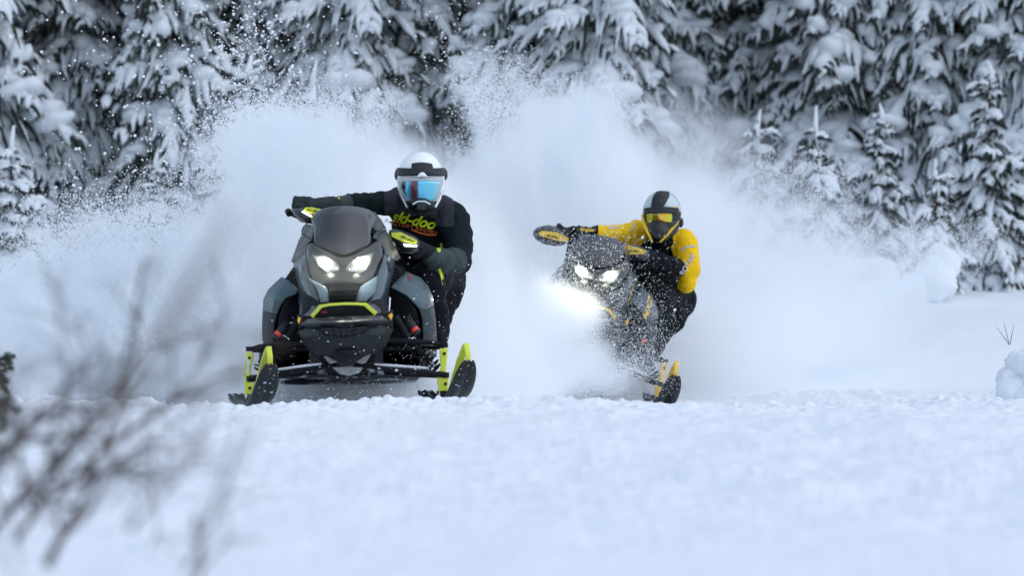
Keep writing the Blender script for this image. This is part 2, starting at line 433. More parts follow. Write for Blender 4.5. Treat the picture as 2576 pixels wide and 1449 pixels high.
def fog_object(name, plist, bounds, voxel, dens, label, cat, turb=.5, fq=.8, aniso=.5, seedo=0.0):
    """a drifting cloud of fine powder: soft ellipsoids warped by turbulence, baked into a density grid.
    plist: (centre, (rx, ry, rz), strength)"""
    lo, hi = bounds
    m = bpy.data.materials.new(name + '_fog'); m.use_nodes = True
    n = m.node_tree.nodes; l = m.node_tree.links; n.clear()
    pv = n.new('ShaderNodeVolumePrincipled'); out = n.new('ShaderNodeOutputMaterial')
    pv.inputs['Color'].default_value = (.996, .998, 1, 1); pv.inputs['Anisotropy'].default_value = aniso
    pv.inputs['Density'].default_value = dens; pv.inputs['Density Attribute'].default_value = 'density'
    l.new(pv.outputs[0], out.inputs['Volume'])
    me = bpy.data.meshes.new(name); o = bpy.data.objects.new(name, me); col.objects.link(o)
    me.from_pydata([(0, 0, 0)], [], []); me.materials.append(m)
    ng = bpy.data.node_groups.new(name + '_field', 'GeometryNodeTree'); N = ng.nodes; Lk = ng.links
    ng.interface.new_socket('Geometry', in_out='INPUT', socket_type='NodeSocketGeometry')
    ng.interface.new_socket('Geometry', in_out='OUTPUT', socket_type='NodeSocketGeometry')
    go = N.new('NodeGroupOutput'); vc = N.new('GeometryNodeVolumeCube'); sm = N.new('GeometryNodeSetMaterial'); sm.inputs['Material'].default_value = m
    vc.inputs['Min'].default_value = lo; vc.inputs['Max'].default_value = hi
    for k, a in enumerate('XYZ'): vc.inputs['Resolution ' + a].default_value = max(4, int((hi[k] - lo[k]) / voxel))
    pos = N.new('GeometryNodeInputPosition')
    def vm(op, a, b=None):
        q = N.new('ShaderNodeVectorMath'); q.operation = op
        for k, x in enumerate((a, b)):
            if x is None: continue
            if hasattr(x, 'is_linked'): Lk.new(x, q.inputs[k])
            else: q.inputs[k].default_value = x
        return q
    def ma(op, a, b=None, c=None):
        q = N.new('ShaderNodeMath'); q.operation = op
        for k, x in enumerate((a, b, c)):
            if x is None: continue
            if hasattr(x, 'is_linked'): Lk.new(x, q.inputs[k])
            else: q.inputs[k].default_value = x
        return q.outputs[0]
    p0 = vm('ADD', pos.outputs[0], (seedo, seedo, seedo)).outputs[0]
    p1 = vm('MULTIPLY', p0, (1.25, 1.0, .6)).outputs[0]
    nz = N.new('ShaderNodeTexNoise'); nz.inputs['Scale'].default_value = fq; nz.inputs['Detail'].default_value = 5; nz.inputs['Roughness'].default_value = .52
    Lk.new(p0, nz.inputs['Vector'])
    w = vm('MULTIPLY', vm('SUBTRACT', nz.outputs['Color'], (.5, .5, .5)).outputs[0], (turb * 2.4,) * 3).outputs[0]
    pw = vm('ADD', pos.outputs[0], w).outputs[0]
    acc = None
    for c, r, st in plist:
        d = vm('LENGTH', vm('MULTIPLY', vm('SUBTRACT', pw, tuple(c)).outputs[0], tuple(1 / q for q in r)).outputs[0]).outputs['Value']
        mr = N.new('ShaderNodeMapRange'); mr.interpolation_type = 'SMOOTHSTEP'
        mr.inputs['From Min'].default_value = 1.08; mr.inputs['From Max'].default_value = .50; mr.inputs['To Max'].default_value = st
        Lk.new(d, mr.inputs['Value'])
        acc = mr.outputs[0] if acc is None else ma('ADD', acc, mr.outputs[0])
    n2 = N.new('ShaderNodeTexNoise'); n2.inputs['Scale'].default_value = 1.7; n2.inputs['Detail'].default_value = 8; n2.inputs['Roughness'].default_value = .62; n2.inputs['Distortion'].default_value = .6; Lk.new(p1, n2.inputs['Vector'])
    mod = N.new('ShaderNodeMapRange'); mod.inputs['From Min'].default_value = .40; mod.inputs['From Max'].default_value = .50; mod.inputs['To Min'].default_value = .10; mod.inputs['To Max'].default_value = 1.9
    Lk.new(n2.outputs['Fac'], mod.inputs['Value'])
    Lk.new(ma('MULTIPLY', acc, mod.outputs[0]), vc.inputs['Density'])
    Lk.new(vc.outputs[0], sm.inputs['Geometry']); Lk.new(sm.outputs[0], go.inputs[0])
    md = o.modifiers.new('field', 'NODES'); md.node_group = ng
    tag(o, label, cat, kind='stuff')
    return o

def fogp(lst):
    return [(P(dx, dy, Y), (rx, ry, rz), st) for dx, dy, Y, rx, ry, rz, st in lst]
scene.cycles.volume_bounces = 20
scene.cycles.volume_step_rate = 4; scene.cycles.volume_max_steps = 256
# dx, dy (2575 px picture), Y, radii x y z in m, strength
fog_left = fogp([(720, 700, 3.0, .8, 1.0, .8, 1), (720, 470, 3.2, .42, .6, .45, .9), (640, 440, 3.2, .3, .6, .38, .6), (880, 520, 3.4, .5, .8, .45, .9),
    (430, 800, 2.6, .80, 1.0, .48, .8), (160, 860, 2.4, .9, .9, .44, .55), (60, 730, 2.6, .6, .7, .3, .25), (560, 920, 2.2, 1.1, .9, .5, 1), (1000, 680, 3.6, .8, .9, .8, 1), (270, 690, 2.6, .6, .7, .28, .3), (900, 920, 2.8, 1.1, .8, .6, 1)])
fog_right = fogp([(1250, 620, 6.8, .9, 1.1, .85, 1), (1310, 420, 7.2, .42, .7, .42, .9), (1450, 470, 7.6, .65, .9, .55, .9), (1470, 330, 8.0, .36, .5, .34, .9),
    (1600, 620, 7.4, .95, 1.2, .75, 1), (1880, 800, 8.4, 1.25, 1.4, .62, .85), (1250, 840, 6.2, .9, 1.0, .7, 1), (1650, 880, 7.0, 1.5, 1.2, .65, 1),
    (2090, 820, 9.5, .9, 1.2, .36, .35), (1780, 500, 8.6, .9, 1.0, .5, .13), (2000, 600, 9.5, 1.0, 1.0, .5, .10), (2240, 660, 11, .9, 1.0, .5, .06), (1680, 400, 8.6, .7, .9, .45, .14), (1450, 300, 8.2, .3, .5, .22, .3)])
fog_object('powder_cloud', fog_left, ((-4.6, .9, -.1), (.9, 5.2, 2.6)), .04, 2.9, 'billowing white powder cloud thrown up behind the grey snowmobile', 'powder snow')
fog_object('powder_cloud', fog_right, ((-1.6, 4.6, -.15), (5.4, 13.0, 3.0)), .05, 3.0, 'wide drifting powder cloud rising behind the yellow rider', 'powder snow', seedo=5.3)

def jets(spec, label):
    """feathers of fine powder flung up on curved paths"""
    A_ = []; S_ = []
    for (x0, x1, y0, Y0, Y1, dxr, vzr, cnt, n, size) in spec:
        for _ in range(cnt):
            a = P(rng.uniform(x0, x1), y0, rng.uniform(Y0, Y1)); vx = rng.uniform(*dxr); vz = rng.uniform(*vzr); vy = rng.uniform(.0, .6)
            k = int(n * rng.uniform(.4, 1.4)); t = rng.random(k) ** .7 * rng.uniform(.75, 1.0)
            p = np.array(a)[None] + np.stack([vx * t, vy * t, vz * t - .5 * vz * t * t], -1)
            p += rng.normal(size=(k, 3)) * (.015 + .075 * t * t)[:, None]
            p += .10 * np.stack([vnoise(p[:, 0] * 3 + q * 9, p[:, 1] * 3, p[:, 2] * 3) for q in range(3)], -1)
            A_.append(p); S_.append(size * np.exp(np.clip(rng.normal(size=k), -2, 2) * .45))
    A_ = np.concatenate(A_); S_ = np.concatenate(S_); g = A_[:, 2] > ground_h(A_[:, 0], A_[:, 1])
    return points_object('powder_feathers', A_[g], S_[g], label, 'powder snow')
jets([(620, 900, 760, 1.6, 2.6, (-.35, .3), (1.6, 2.7), 60, 3800, .0013), (420, 760, 860, 1.4, 2.4, (-1.3, -.4), (.8, 1.6), 60, 3800, .0013), (100, 500, 900, 1.2, 2.2, (-.9, -.2), (.5, 1.1), 50, 3200, .0013)],
     'feathery streaks of powder flung up beside the grey-green snowmobile')
jets([(1220, 1500, 760, 5.8, 7.0, (-.4, .5), (2.0, 3.5), 60, 3800, .0015), (1500, 1950, 800, 6.5, 8.0, (.2, 1.2), (.9, 2.3), 45, 3000, .0015), (1880, 2200, 800, 7.5, 9.0, (.3, 1.3), (.6, 1.6), 30, 2200, .0016)],
     'feathery streaks of powder flung up behind the yellow rider')
# ------------------------------------------------------------------ snowmobiles
# measuring windows of the photograph: (x0, y0, pixels per window pixel) in the 2575 px picture
WIN = {'A': (605.9, 363.5, .2614), 'B': (590.7, 681.6, .2528), 'C': (681.6, 499.8, .15677), 'D': (727.0, 711.9, .16722),
       'E': (590.7, 817.9, .1464), 'G': (969.3, 651.3, .2718), 'H': (1317.7, 454.4, .1986), 'J': (1317.7, 696.7, .2299), 'Z': (0, 0, 1)}
def W(w, x, y, Y):
    a, b, s = WIN[w]; return P(a + s * x, b + s * y, Y)

def surf(rows, sub=1, mb=None, mi=0):
    """rows of (x, y, depth) in the same window -> grid; rows = [window, [pts], [pts] ...]"""
    w = rows[0]; R_ = rows[1:]; mb = mb or MB(); n = len(R_[0]); V = []
    for r in R_:
        for p in r:
            V.append(W(p[3] if len(p) > 3 else w, p[0], p[1], p[2]))
    Fq = [(i * n + j, i * n + j + 1, (i + 1) * n + j + 1, (i + 1) * n + j) for i in range(len(R_) - 1) for j in range(n - 1)]
    return mb.add(V, Fq, mi)
def poly(w, pts, Y, mb=None, th=.02, back=None):
    """window polygon given a depth (one number or one per point) and a thickness"""
    mb = mb or MB(); n = len(pts)
    Ys = Y if hasattr(Y, '__len__') else [Y] * n
    return mb.plate([W(w, p[0], p[1], y) for p, y in zip(pts, Ys)], th, back)
def line(w, pts, r, mb=None, sides=10, flat=1.0):
    mb = mb or MB(); return mb.tube([W(w, *p) for p in pts], r, sides, flat)

def text_mesh(txt, size, name, mat, parent, M, target=None, shear=.25, bold=.01, off=.004, extrude=.001, sx=1.0, space=1.0):
    """lettering as flat solid letters; placed by matrix M, laid onto the surface `target` when given"""
    cu = bpy.data.curves.new(name, 'FONT'); cu.body = txt; cu.size = size; cu.shear = shear; cu.offset = bold * size; cu.extrude = extrude
    cu.align_x = 'CENTER'; cu.align_y = 'CENTER'; cu.resolution_u = 3; cu.space_character = space
    t = bpy.data.objects.new(name, cu); col.objects.link(t)
    dg = bpy.context.evaluated_depsgraph_get(); me = bpy.data.meshes.new_from_object(t.evaluated_get(dg))
    bpy.data.objects.remove(t)
    Mx = M @ Matrix.Diagonal((sx, 1, 1, 1))
    if target is not None:
        import bmesh
        bm = bmesh.new(); bm.from_mesh(me)
        for _ in range(2):
            e = [q for q in bm.edges if q.calc_length() > size * .22]
            if e: bmesh.ops.subdivide_edges(bm, edges=e, cuts=1)
            bmesh.ops.triangulate(bm, faces=bm.faces)
        bm.to_mesh(me); bm.free()
    nrm = (M.to_3x3() @ Vector((0, 0, 1))).normalized()
    inv = parent_world(parent).inverted() if parent is not None else Matrix.Identity(4)
    for v in me.vertices:
        p = Mx @ v.co; lift = v.co.z
        if target is not None:
            q = Mx @ Vector((v.co.x, v.co.y, 0)); hit = target.ray_cast(q + nrm * .6, -nrm, 1.2)
            p = (hit[0] + nrm * (off + lift)) if hit[0] is not None else q
        v.co = inv @ p
    me.materials.clear(); me.materials.append(mat); me.update()
    o = bpy.data.objects.new(name, me); col.objects.link(o)
    if parent is not None: o.parent = parent
    return o
def facing(c, roll=0.0, yaw=0.0, pitch=0.0):
    """matrix whose XY plane faces the camera (-Y): roll turns it in the picture, yaw about the vertical"""
    return Matrix.Translation(c) @ Matrix.Rotation(yaw, 4, 'Z') @ Matrix.Rotation(R(90) + pitch, 4, 'X') @ Matrix.Rotation(roll, 4, 'Z')
from mathutils.bvhtree import BVHTree
def bvh_of(objs):
    V = []; Q = []
    dg = bpy.context.evaluated_depsgraph_get()
    for o in objs:
        me = o.evaluated_get(dg).to_mesh(); M = parent_world(o); k = len(V)
        V += [M @ v.co for v in me.vertices]; Q += [tuple(i + k for i in p.vertices) for p in me.polygons]
        o.evaluated_get(dg).to_mesh_clear()
    return BVHTree.FromPolygons(V, Q)

M_BLACK = make_mat('black_plastic', (.007, .008, .010), .5, bump=.08, bscale=150, spec=.15)
M_MATTE = make_mat('dark_textured_plastic', (.017, .020, .024), .5, bump=.15, bscale=220, vary=.15, vscale=30, spec=.25)
M_CHARC = make_mat('charcoal_panel', (.026, .031, .037), .38, coat=.2, vary=.1, vscale=14)
M_CHROME = make_mat('bright_metal', (.75, .78, .82), .22, metal=1)
M_STEEL = make_mat('grey_skid_plate', (.28, .29, .31), .5, metal=.3, vary=.2, vscale=30)
M_RED = make_mat('red_band', (.75, .05, .03), .4)
M_REFL = make_mat('amber_reflector', (.95, .50, .01), .25, coat=.6)
M_RUBBER = make_mat('rubber', (.012, .012, .013), .8)
M_WINDSH = make_mat('smoked_windshield', (.026, .028, .034), .18, spec=.6, coat=.4)
M_CENTRE = make_mat('windshield_centre', (.045, .047, .055), .34, spec=.4, coat=.1)
M_CAMO = make_mat('camo_panel', (.085, .085, .070), .5, c2=(.014, .014, .014), vscale=9, thr=.5, coat=.2)
M_VISORP = make_mat('tinted_headlight_panel', (.020, .022, .018), .26, coat=.3)
M_SKI = make_mat('ski_plastic', (.010, .012, .015), .42, bump=.1, bscale=60, c2=(.08, .09, .10), vscale=9, thr=.70, spec=.35)
M_DUSTY = make_mat('snow_dusted_chassis', (.02, .022, .027), .6, c2=(.55, .60, .68), vscale=13, thr=.60, bump=.3, bscale=40)
M_SNOWBIT = make_mat('packed_snow', (.72, .76, .82), .8, bump=.4, bscale=50)
M_LAMP = make_mat('headlamp_bulb', (1, 1, 1), .3, emis=(1.0, .99, .88), estr=60)
M_DRL = make_mat('marker_light_strip', (1, 1, 1), .3, emis=(1.0, .95, .88), estr=2.2)
M_GLASS = make_mat('headlight_glass', (.9, .92, .95), .04, trans=1.0, alpha=.35)
M_REFLECT = make_mat('headlight_reflector', (.11, .12, .11), .4, metal=.3)

def coil(w, p0, p1, r, turns, wire):
    a = W(w, *p0); b = W(w, *p1); ax = (b - a); L = ax.length; ax.normalize()
    u = ax.cross(Vector((0, 1, 0))).normalized(); v = ax.cross(u); n = int(turns * 14)
    pts = [a + ax * (L * i / n) + u * (math.cos(2 * math.pi * turns * i / n) * r) + v * (math.sin(2 * math.pi * turns * i / n) * r) for i in range(n + 1)]
    m = MB(); m.tube(pts, wire, 6); return m

def build_sled(pal, root_loc, steer, label, wind_drop=False):
    root = empty('snowmobile', root_loc); tag(root, label, 'snowmobile', 'snowmobiles racing through the powder')
    ACC, PAN, PAN2, SIDE = pal['accent'], pal['panel'], pal['panel2'], pal['side']
    B = lambda mb, name, mat, par=root, **k: mb.build(name, mat, par, **k)
    # ---- hull: dark inner body that closes the gaps between the panels
    hull = surf(['D', [(200, 20, -.52), (500, 0, -.60), (830, -20, -.62), (1150, 0, -.60), (1440, 10, -.52)],
                 [(180, 300, -.66), (480, 300, -.76), (830, 290, -.78), (1150, 290, -.76), (1450, 300, -.66)],
                 [(150, 600, -.74), (480, 620, -.84), (830, 620, -.86), (1200, 600, -.84), (1540, 580, -.74)],
                 [(330, 900, -.70), (560, 980, -.82), (830, 1010, -.84), (1100, 980, -.82), (1400, 900, -.70)],
                 [(560, 1080, -.60), (700, 1180, -.72), (860, 1230, -.74), (1000, 1180, -.72), (1160, 1080, -.60)]])
    B(hull, 'inner_hull', M_BLACK, sub=1, solid=.03)
    side_h = surf(['C', [(520, 700, .35), (560, 760, -.30), (900, 640, -.40), (1400, 640, -.40), (1780, 720, -.30), (1820, 700, .35)],
                   [(420, 1000, .40), (470, 1080, -.42), (800, 1000, -.56), (1500, 1000, -.56), (1880, 1020, -.42), (1950, 960, .40)],
                   [(440, 1400, .40), (480, 1449, -.48), (800, 1449, -.60), (1500, 1449, -.60), (1860, 1420, -.48), (1900, 1350, .40)],
                   [(460, 2300, .40), (500, 2350, -.45), (800, 2500, -.60), (1500, 2500, -.60), (1820, 2300, -.45), (1880, 2200, .40)]])
    B(side_h, 'engine_bay', M_BLACK, sub=1)
    # ---- hood side panels
    for mir in (0, 1):
        if mir == 0:
            o_ = surf(['C', [(548, 900, -.52), (470, 975, -.46), (372, 1060, -.36)], [(556, 1060, -.60), (470, 1130, -.52), (396, 1210, -.40)],
                       [(604, 1270, -.66), (510, 1310, -.58), (432, 1350, -.44)], [(725, 1500, -.70), (600, 1520, -.64), (460, 1500, -.48)],
                       [(800, 1680, -.74), (660, 1690, -.68), (455, 1680, -.52)], [(770, 1748, -.77), (640, 1735, -.70), (462, 1712, -.54)]])
            i_ = surf(['C', [(604, 1270, -.665), (612, 1285, -.67), (640, 1300, -.68)], [(725, 1400, -.70), (790, 1390, -.72), (866, 1410, -.74)],
                       [(765, 1510, -.72), (860, 1470, -.74), (905, 1480, -.755)], [(810, 1670, -.75), (880, 1660, -.77), (925, 1660, -.775)]])
        else:
            o_ = surf(['C', [(1815, 880, -.52), (1900, 930, -.46), (1965, 985, -.36)], [(1790, 1010, -.60), (1880, 1060, -.52), (1965, 1120, -.40)],
                       [(1700, 1240, -.66), (1830, 1290, -.58), (1915, 1320, -.44)], [(1655, 1500, -.70), (1780, 1500, -.64), (1885, 1480, -.48)],
                       [(1560, 1670, -.74), (1720, 1640, -.68), (1860, 1600, -.52)], [(1545, 1725, -.77), (1700, 1690, -.70), (1855, 1650, -.54)]])
            i_ = surf(['C', [(1700, 1240, -.665), (1690, 1250, -.67), (1600, 1320, -.68)], [(1680, 1380, -.70), (1560, 1370, -.72), (1430, 1420, -.74)],
                       [(1655, 1510, -.72), (1500, 1480, -.74), (1400, 1500, -.755)], [(1520, 1650, -.75), (1440, 1650, -.77), (1360, 1650, -.775)]])
        B(o_, 'hood_side_panel', PAN, solid=.012, angle=22)
        B(i_, 'hood_front_facet', PAN2, solid=.014)
    # centre vent with slats
    B(poly('D', [(590, 60), (1050, 40), (1010, 290), (600, 300)], [-.74, -.74, -.77, -.77], th=.03), 'centre_vent', M_MATTE, bevel=.004)
    for yy in (100, 135, 190, 245):
        B(poly('D', [(600, yy), (1030, yy - 8), (1025, yy + 6), (602, yy + 14)], -.785, th=.03), 'vent_slat', M_BLACK, bevel=.002)
    # headlight panel
    hp = surf(['C', [(575, 720, -.50), (650, 690, -.54), (760, 770, -.58), (900, 850, -.62), (1060, 935, -.65), (1160, 950, -.66), (1260, 935, -.65), (1420, 850, -.62), (1580, 760, -.58), (1690, 660, -.54), (1760, 665, -.50)],
               [(560, 900, -.53), (660, 880, -.58), (780, 900, -.63), (920, 960, -.67), (1060, 1030, -.69), (1155, 1050, -.70), (1250, 1030, -.69), (1400, 950, -.67), (1560, 880, -.63), (1700, 850, -.58), (1800, 830, -.53)],
               [(562, 1060, -.57), (670, 1080, -.62), (800, 1090, -.67), (930, 1130, -.70), (1060, 1170, -.715), (1150, 1180, -.72), (1240, 1170, -.715), (1390, 1130, -.70), (1550, 1080, -.67), (1690, 1040, -.62), (1788, 1000, -.57)],
               [(606, 1260, -.63), (700, 1270, -.67), (810, 1270, -.71), (940, 1270, -.73), (1060, 1270, -.74), (1150, 1270, -.742), (1240, 1270, -.74), (1380, 1265, -.73), (1520, 1260, -.71), (1620, 1250, -.67), (1695, 1240, -.63)],
               [(680, 1330, -.67), (760, 1370, -.70), (850, 1380, -.73), (950, 1365, -.75), (1060, 1355, -.755), (1150, 1352, -.757), (1240, 1352, -.755), (1370, 1360, -.75), (1440, 1395, -.73), (1540, 1350, -.70), (1620, 1310, -.67)]])
    hpo = B(hp, 'headlight_panel', M_VISORP, solid=.01, sub=1)
    # headlights
    for pts, c, c2 in (([(650, 885), (710, 915), (850, 905), (980, 975), (1062, 1040), (1102, 1110), (1080, 1205), (905, 1212), (790, 1110), (705, 990)], (862, 1022), (1010, 1130)),
                       ([(1665, 840), (1580, 880), (1440, 925), (1300, 985), (1232, 1060), (1200, 1140), (1230, 1222), (1400, 1228), (1540, 1150), (1625, 960)], (1452, 1008), (1310, 1140))):
        h = B(poly('C', pts, -.722, th=.05), 'headlight', M_REFLECT, bevel=.006)
        B(MB().ball(W('C', c[0], c[1], -.735), (.034, .016, .023), 14, 8), 'bulb', M_LAMP, h)
        B(MB().ball(W('C', c2[0], c2[1], -.728), (.022, .010, .016), 12, 8), 'reflector', M_CHROME, h)
        B(poly('C', [(p[0] * .97 + c[0] * .03, p[1] * .97 + c[1] * .03) for p in pts], -.745, th=.004), 'lens', M_GLASS, h)
        ld = bpy.data.lights.new('headlight_beam', 'SPOT'); ld.energy = pal['beam']; ld.spot_size = R(50); ld.spot_blend = .8; ld.shadow_soft_size = .03; ld.color = (1, .98, .82)
        lo = bpy.data.objects.new('headlight_beam', ld); col.objects.link(lo); lo.parent = h
        lo.location = parent_world(h).inverted() @ W('C', c[0], c[1], -.78); lo.rotation_euler = (R(-82), 0, 0)
    # ---- windshield: smoked outer screen, centre section, side fins
    if not wind_drop:
        ws = surf(['C', [(700, 215, -.30), (800, 165, -.33), (950, 125, -.36), (1130, 106, -.37), (1300, 112, -.36), (1480, 135, -.33), (1650, 200, -.29)],
                   [(612, 330, -.33), (760, 270, -.39), (930, 240, -.43), (1130, 225, -.45), (1320, 232, -.43), (1520, 262, -.39), (1735, 315, -.30)],
                   [(700, 470, -.40), (760, 440, -.44), (930, 440, -.49), (1130, 440, -.51), (1320, 440, -.49), (1500, 440, -.44), (1590, 470, -.40)],
                   [(690, 620, -.46), (750, 620, -.49), (930, 640, -.54), (1130, 640, -.56), (1320, 640, -.54), (1500, 620, -.49), (1602, 620, -.46)],
                   [(680, 710, -.50), (780, 770, -.55), (930, 840, -.60), (1140, 930, -.63), (1320, 880, -.60), (1480, 790, -.55), (1615, 715, -.50)]])
        wso = B(ws, 'windshield', M_WINDSH, solid=.006, sub=2)
        ce = surf(['C', [(790, 238, -.405), (930, 222, -.44), (1130, 214, -.462), (1320, 220, -.44), (1520, 248, -.405)],
                   [(772, 420, -.455), (930, 420, -.50), (1130, 420, -.52), (1320, 420, -.50), (1555, 430, -.455)],
                   [(752, 600, -.495), (930, 620, -.545), (1130, 640, -.57), (1320, 620, -.545), (1575, 600, -.495)],
                   [(790, 740, -.545), (950, 800, -.59), (1140, 860, -.63), (1330, 810, -.59), (1560, 715, -.545)],
                   [(850, 800, -.57), (1000, 860, -.61), (1140, 905, -.645), (1290, 860, -.61), (1440, 800, -.57)]])
        B(ce, 'centre_section', M_CENTRE, wso, solid=.006, sub=2)
        for pts, ys in (([(548, 400), (705, 430), (700, 600), (648, 655), (500, 545), (505, 500)], [-.22, -.38, -.42, -.44, -.26, -.24]),
                        ([(1585, 250), (1660, 205), (1760, 330), (1850, 475), (1690, 525), (1600, 420)], [-.36, -.28, -.24, -.18, -.30, -.38]),
                        ([(505, 568), (650, 662), (575, 722), (540, 920), (382, 1050), (318, 1010), (402, 870), (430, 700), (465, 620)], [-.22, -.42, -.46, -.48, -.36, -.28, -.22, -.20, -.20]),
                        ([(1690, 650), (1840, 510), (1915, 600), (2000, 790), (2080, 950), (2015, 1000), (1830, 880), (1790, 760)], [-.42, -.22, -.20, -.22, -.28, -.34, -.46, -.46])):
            B(poly('C', pts, ys, th=.012), 'windshield_fin', M_CAMO, bevel=.003)
        B(poly('C', [(1640, 590), (1690, 525), (1845, 485), (1860, 500), (1730, 640), (1640, 640)], [-.44, -.36, -.22, -.22, -.4, -.46], th=.02), 'fin_bracket', M_CHARC, bevel=.003)
    else:
        ws = surf(['C', [(700, 330, -.26), (830, 285, -.31), (1000, 262, -.35), (1150, 256, -.36), (1300, 262, -.35), (1470, 285, -.31), (1620, 330, -.26)],
                   [(660, 470, -.36), (800, 455, -.41), (980, 450, -.46), (1150, 448, -.48), (1310, 450, -.46), (1490, 455, -.41), (1640, 470, -.36)],
                   [(660, 620, -.44), (780, 640, -.49), (960, 660, -.54), (1150, 670, -.56), (1320, 660, -.54), (1480, 640, -.49), (1630, 620, -.44)],
                   [(680, 710, -.50), (780, 770, -.55), (930, 840, -.60), (1140, 930, -.63), (1320, 880, -.60), (1480, 790, -.55), (1615, 715, -.50)]])
        B(ws, 'windshield', M_CENTRE, solid=.006, sub=2)
        for s, x0 in ((-1, 640), (1, 1690)):
            B(poly('C', [(x0, 400), (x0 + s * 60, 520), (x0 + s * 90, 800), (x0 + s * 20, 760), (x0 - s * 30, 620)], [-.24, -.20, -.30, -.48, -.44], th=.012), 'windshield_fin', M_CHARC, bevel=.003)
    B(MB().box(W('C', 1150, 1000, .32), (.44, .5, .40)), 'console', M_BLACK, bevel=.03)
    # gauge pod behind the screen
    B(poly('C', [(900, 330), (1400, 330), (1450, 500), (850, 500)], -.26, th=.07), 'gauge_pod', M_BLACK, bevel=.01)
    # ---- front: accent strip, grille, bumper, lower fascia
    st = MB(); path = [('D', 340, 508, -.85), ('D', 475, 352, -.87), ('D', 600, 328, -.895), ('D', 830, 313, -.91), ('D', 1000, 314, -.90), ('D', 1145, 322, -.87), ('D', 1308, 468, -.85)]
    wd = [.012, .010, .0072, .0072, .0072, .010, .012]
    V = []; 
    for (w_, x, y, Y), hw in zip(path, wd):
        c = W(w_, x, y, Y)
        nx = Vector((0, 0, 1)) if 500 < x < 1100 else Vector((-.6 if x < 700 else .6, 0, .8))
        V += [c + nx * hw + Vector((0, .014, 0)), c + nx * hw, c - nx * hw, c - nx * hw + Vector((0, .014, 0))]
    Fq = []
    for i in range(len(path) - 1):
        for j in range(4): Fq.append((i * 4 + j, i * 4 + (j + 1) % 4, (i + 1) * 4 + (j + 1) % 4, (i + 1) * 4 + j))
    Fq += [(0, 1, 2, 3), tuple((len(path) - 1) * 4 + j for j in (3, 2, 1, 0))]
    B(st.add(V, Fq), 'accent_strip', ACC, bevel=.002)
    gr = B(poly('D', [(375, 505), (490, 362), (830, 340), (1115, 345), (1265, 462), (1150, 492), (600, 520)], [-.83, -.84, -.87, -.84, -.83, -.85, -.85], th=.02), 'upper_grille', M_BLACK)
    for k in range(4):
        yy = 385 + 30 * k; dx = 26 * k
        B(poly('D', [(480 - dx, yy), (1130 + dx, yy - 12), (1130 + dx, yy - 5), (480 - dx, yy + 8)], -.868, th=.012), 'grille_slat', M_MATTE, gr)
    B(poly('D', [(165, 305), (430, 358), (325, 503), (200, 500), (150, 462)], [-.60, -.80, -.83, -.72, -.66], th=.02), 'corner_panel', M_CHARC, bevel=.005)
    B(poly('D', [(1190, 330), (1460, 275), (1510, 400), (1400, 450), (1310, 468)], [-.80, -.60, -.62, -.72, -.83], th=.02), 'corner_panel', M_CHARC, bevel=.005)
    lip = surf(['D', [(182, 618, -.76), (300, 560, -.83), (420, 542, -.88), (830, 528, -.94), (1240, 508, -.88), (1380, 512, -.83), (1490, 568, -.76)],
                [(200, 628, -.78), (310, 610, -.86), (430, 600, -.92), (830, 590, -.98), (1240, 565, -.92), (1370, 560, -.86), (1478, 578, -.78)],
                [(260, 650, -.78), (320, 655, -.84), (430, 645, -.90), (830, 655, -.95), (1240, 610, -.90), (1360, 605, -.84), (1450, 600, -.78)]])
    B(lip, 'bumper_lip', M_CHARC, solid=.02, angle=20)
    fa = surf(['D', [(145, 722, -.74), (300, 668, -.82), (440, 655, -.88), (640, 660, -.91), (830, 662, -.93), (1020, 655, -.91), (1210, 638, -.88), (1380, 632, -.82), (1553, 690, -.74)],
               [(200, 850, -.73), (320, 800, -.82), (460, 790, -.885), (640, 810, -.915), (830, 825, -.93), (1010, 805, -.915), (1210, 775, -.885), (1360, 790, -.82), (1490, 830, -.73)],
               [(270, 960, -.71), (380, 930, -.80), (510, 920, -.86), (670, 930, -.90), (840, 935, -.92), (1010, 925, -.90), (1180, 910, -.86), (1320, 920, -.80), (1450, 935, -.71)],
               [(420, 1075, -.66), (500, 1060, -.74), (600, 1070, -.80), (720, 1080, -.86), (850, 1085, -.89), (980, 1080, -.86), (1120, 1065, -.80), (1220, 1060, -.74), (1310, 1045, -.66)]])
    B(fa, 'lower_fascia', M_MATTE, solid=.015, angle=14)
    lg = B(poly('D', [(455, 668), (830, 668), (1203, 642), (1138, 765), (900, 812), (830, 822), (530, 795)], [-.93, -.955, -.93, -.93, -.945, -.945, -.93], th=.02), 'lower_grille', M_BLACK, bevel=.002)
    for k in range(3):
        B(line('D', [(500 + 22 * k, 695 + 30 * k, -.955), (830, 700 + 34 * k, -.975), (1165 - 22 * k, 672 + 32 * k, -.955)], .0018, sides=5), 'grille_wire', M_CHARC, lg)
    for x0, x1 in ((590, 640), (700, 750), (825, 825), (915, 905), (1060, 1010)):
        B(line('D', [(x0, 665, -.965), (x1, 800, -.955)], .0018, sides=5), 'grille_wire', M_CHARC, lg)
    ch = surf(['D', [(640, 1045, -.88), (730, 1003, -.91), (850, 990, -.93), (970, 1003, -.91), (1100, 1048, -.88)],
               [(670, 1110, -.88), (740, 1090, -.92), (850, 1085, -.94), (960, 1090, -.92), (1075, 1110, -.88)],
               [(740, 1200, -.82), (790, 1200, -.86), (860, 1205, -.88), (930, 1200, -.86), (1000, 1195, -.82)], [(780, 1245, -.78), (820, 1250, -.80), (860, 1255, -.80), (900, 1250, -.80), (960, 1245, -.78)]])
    B(ch, 'chin_bumper', M_BLACK, solid=.015, sub=1)
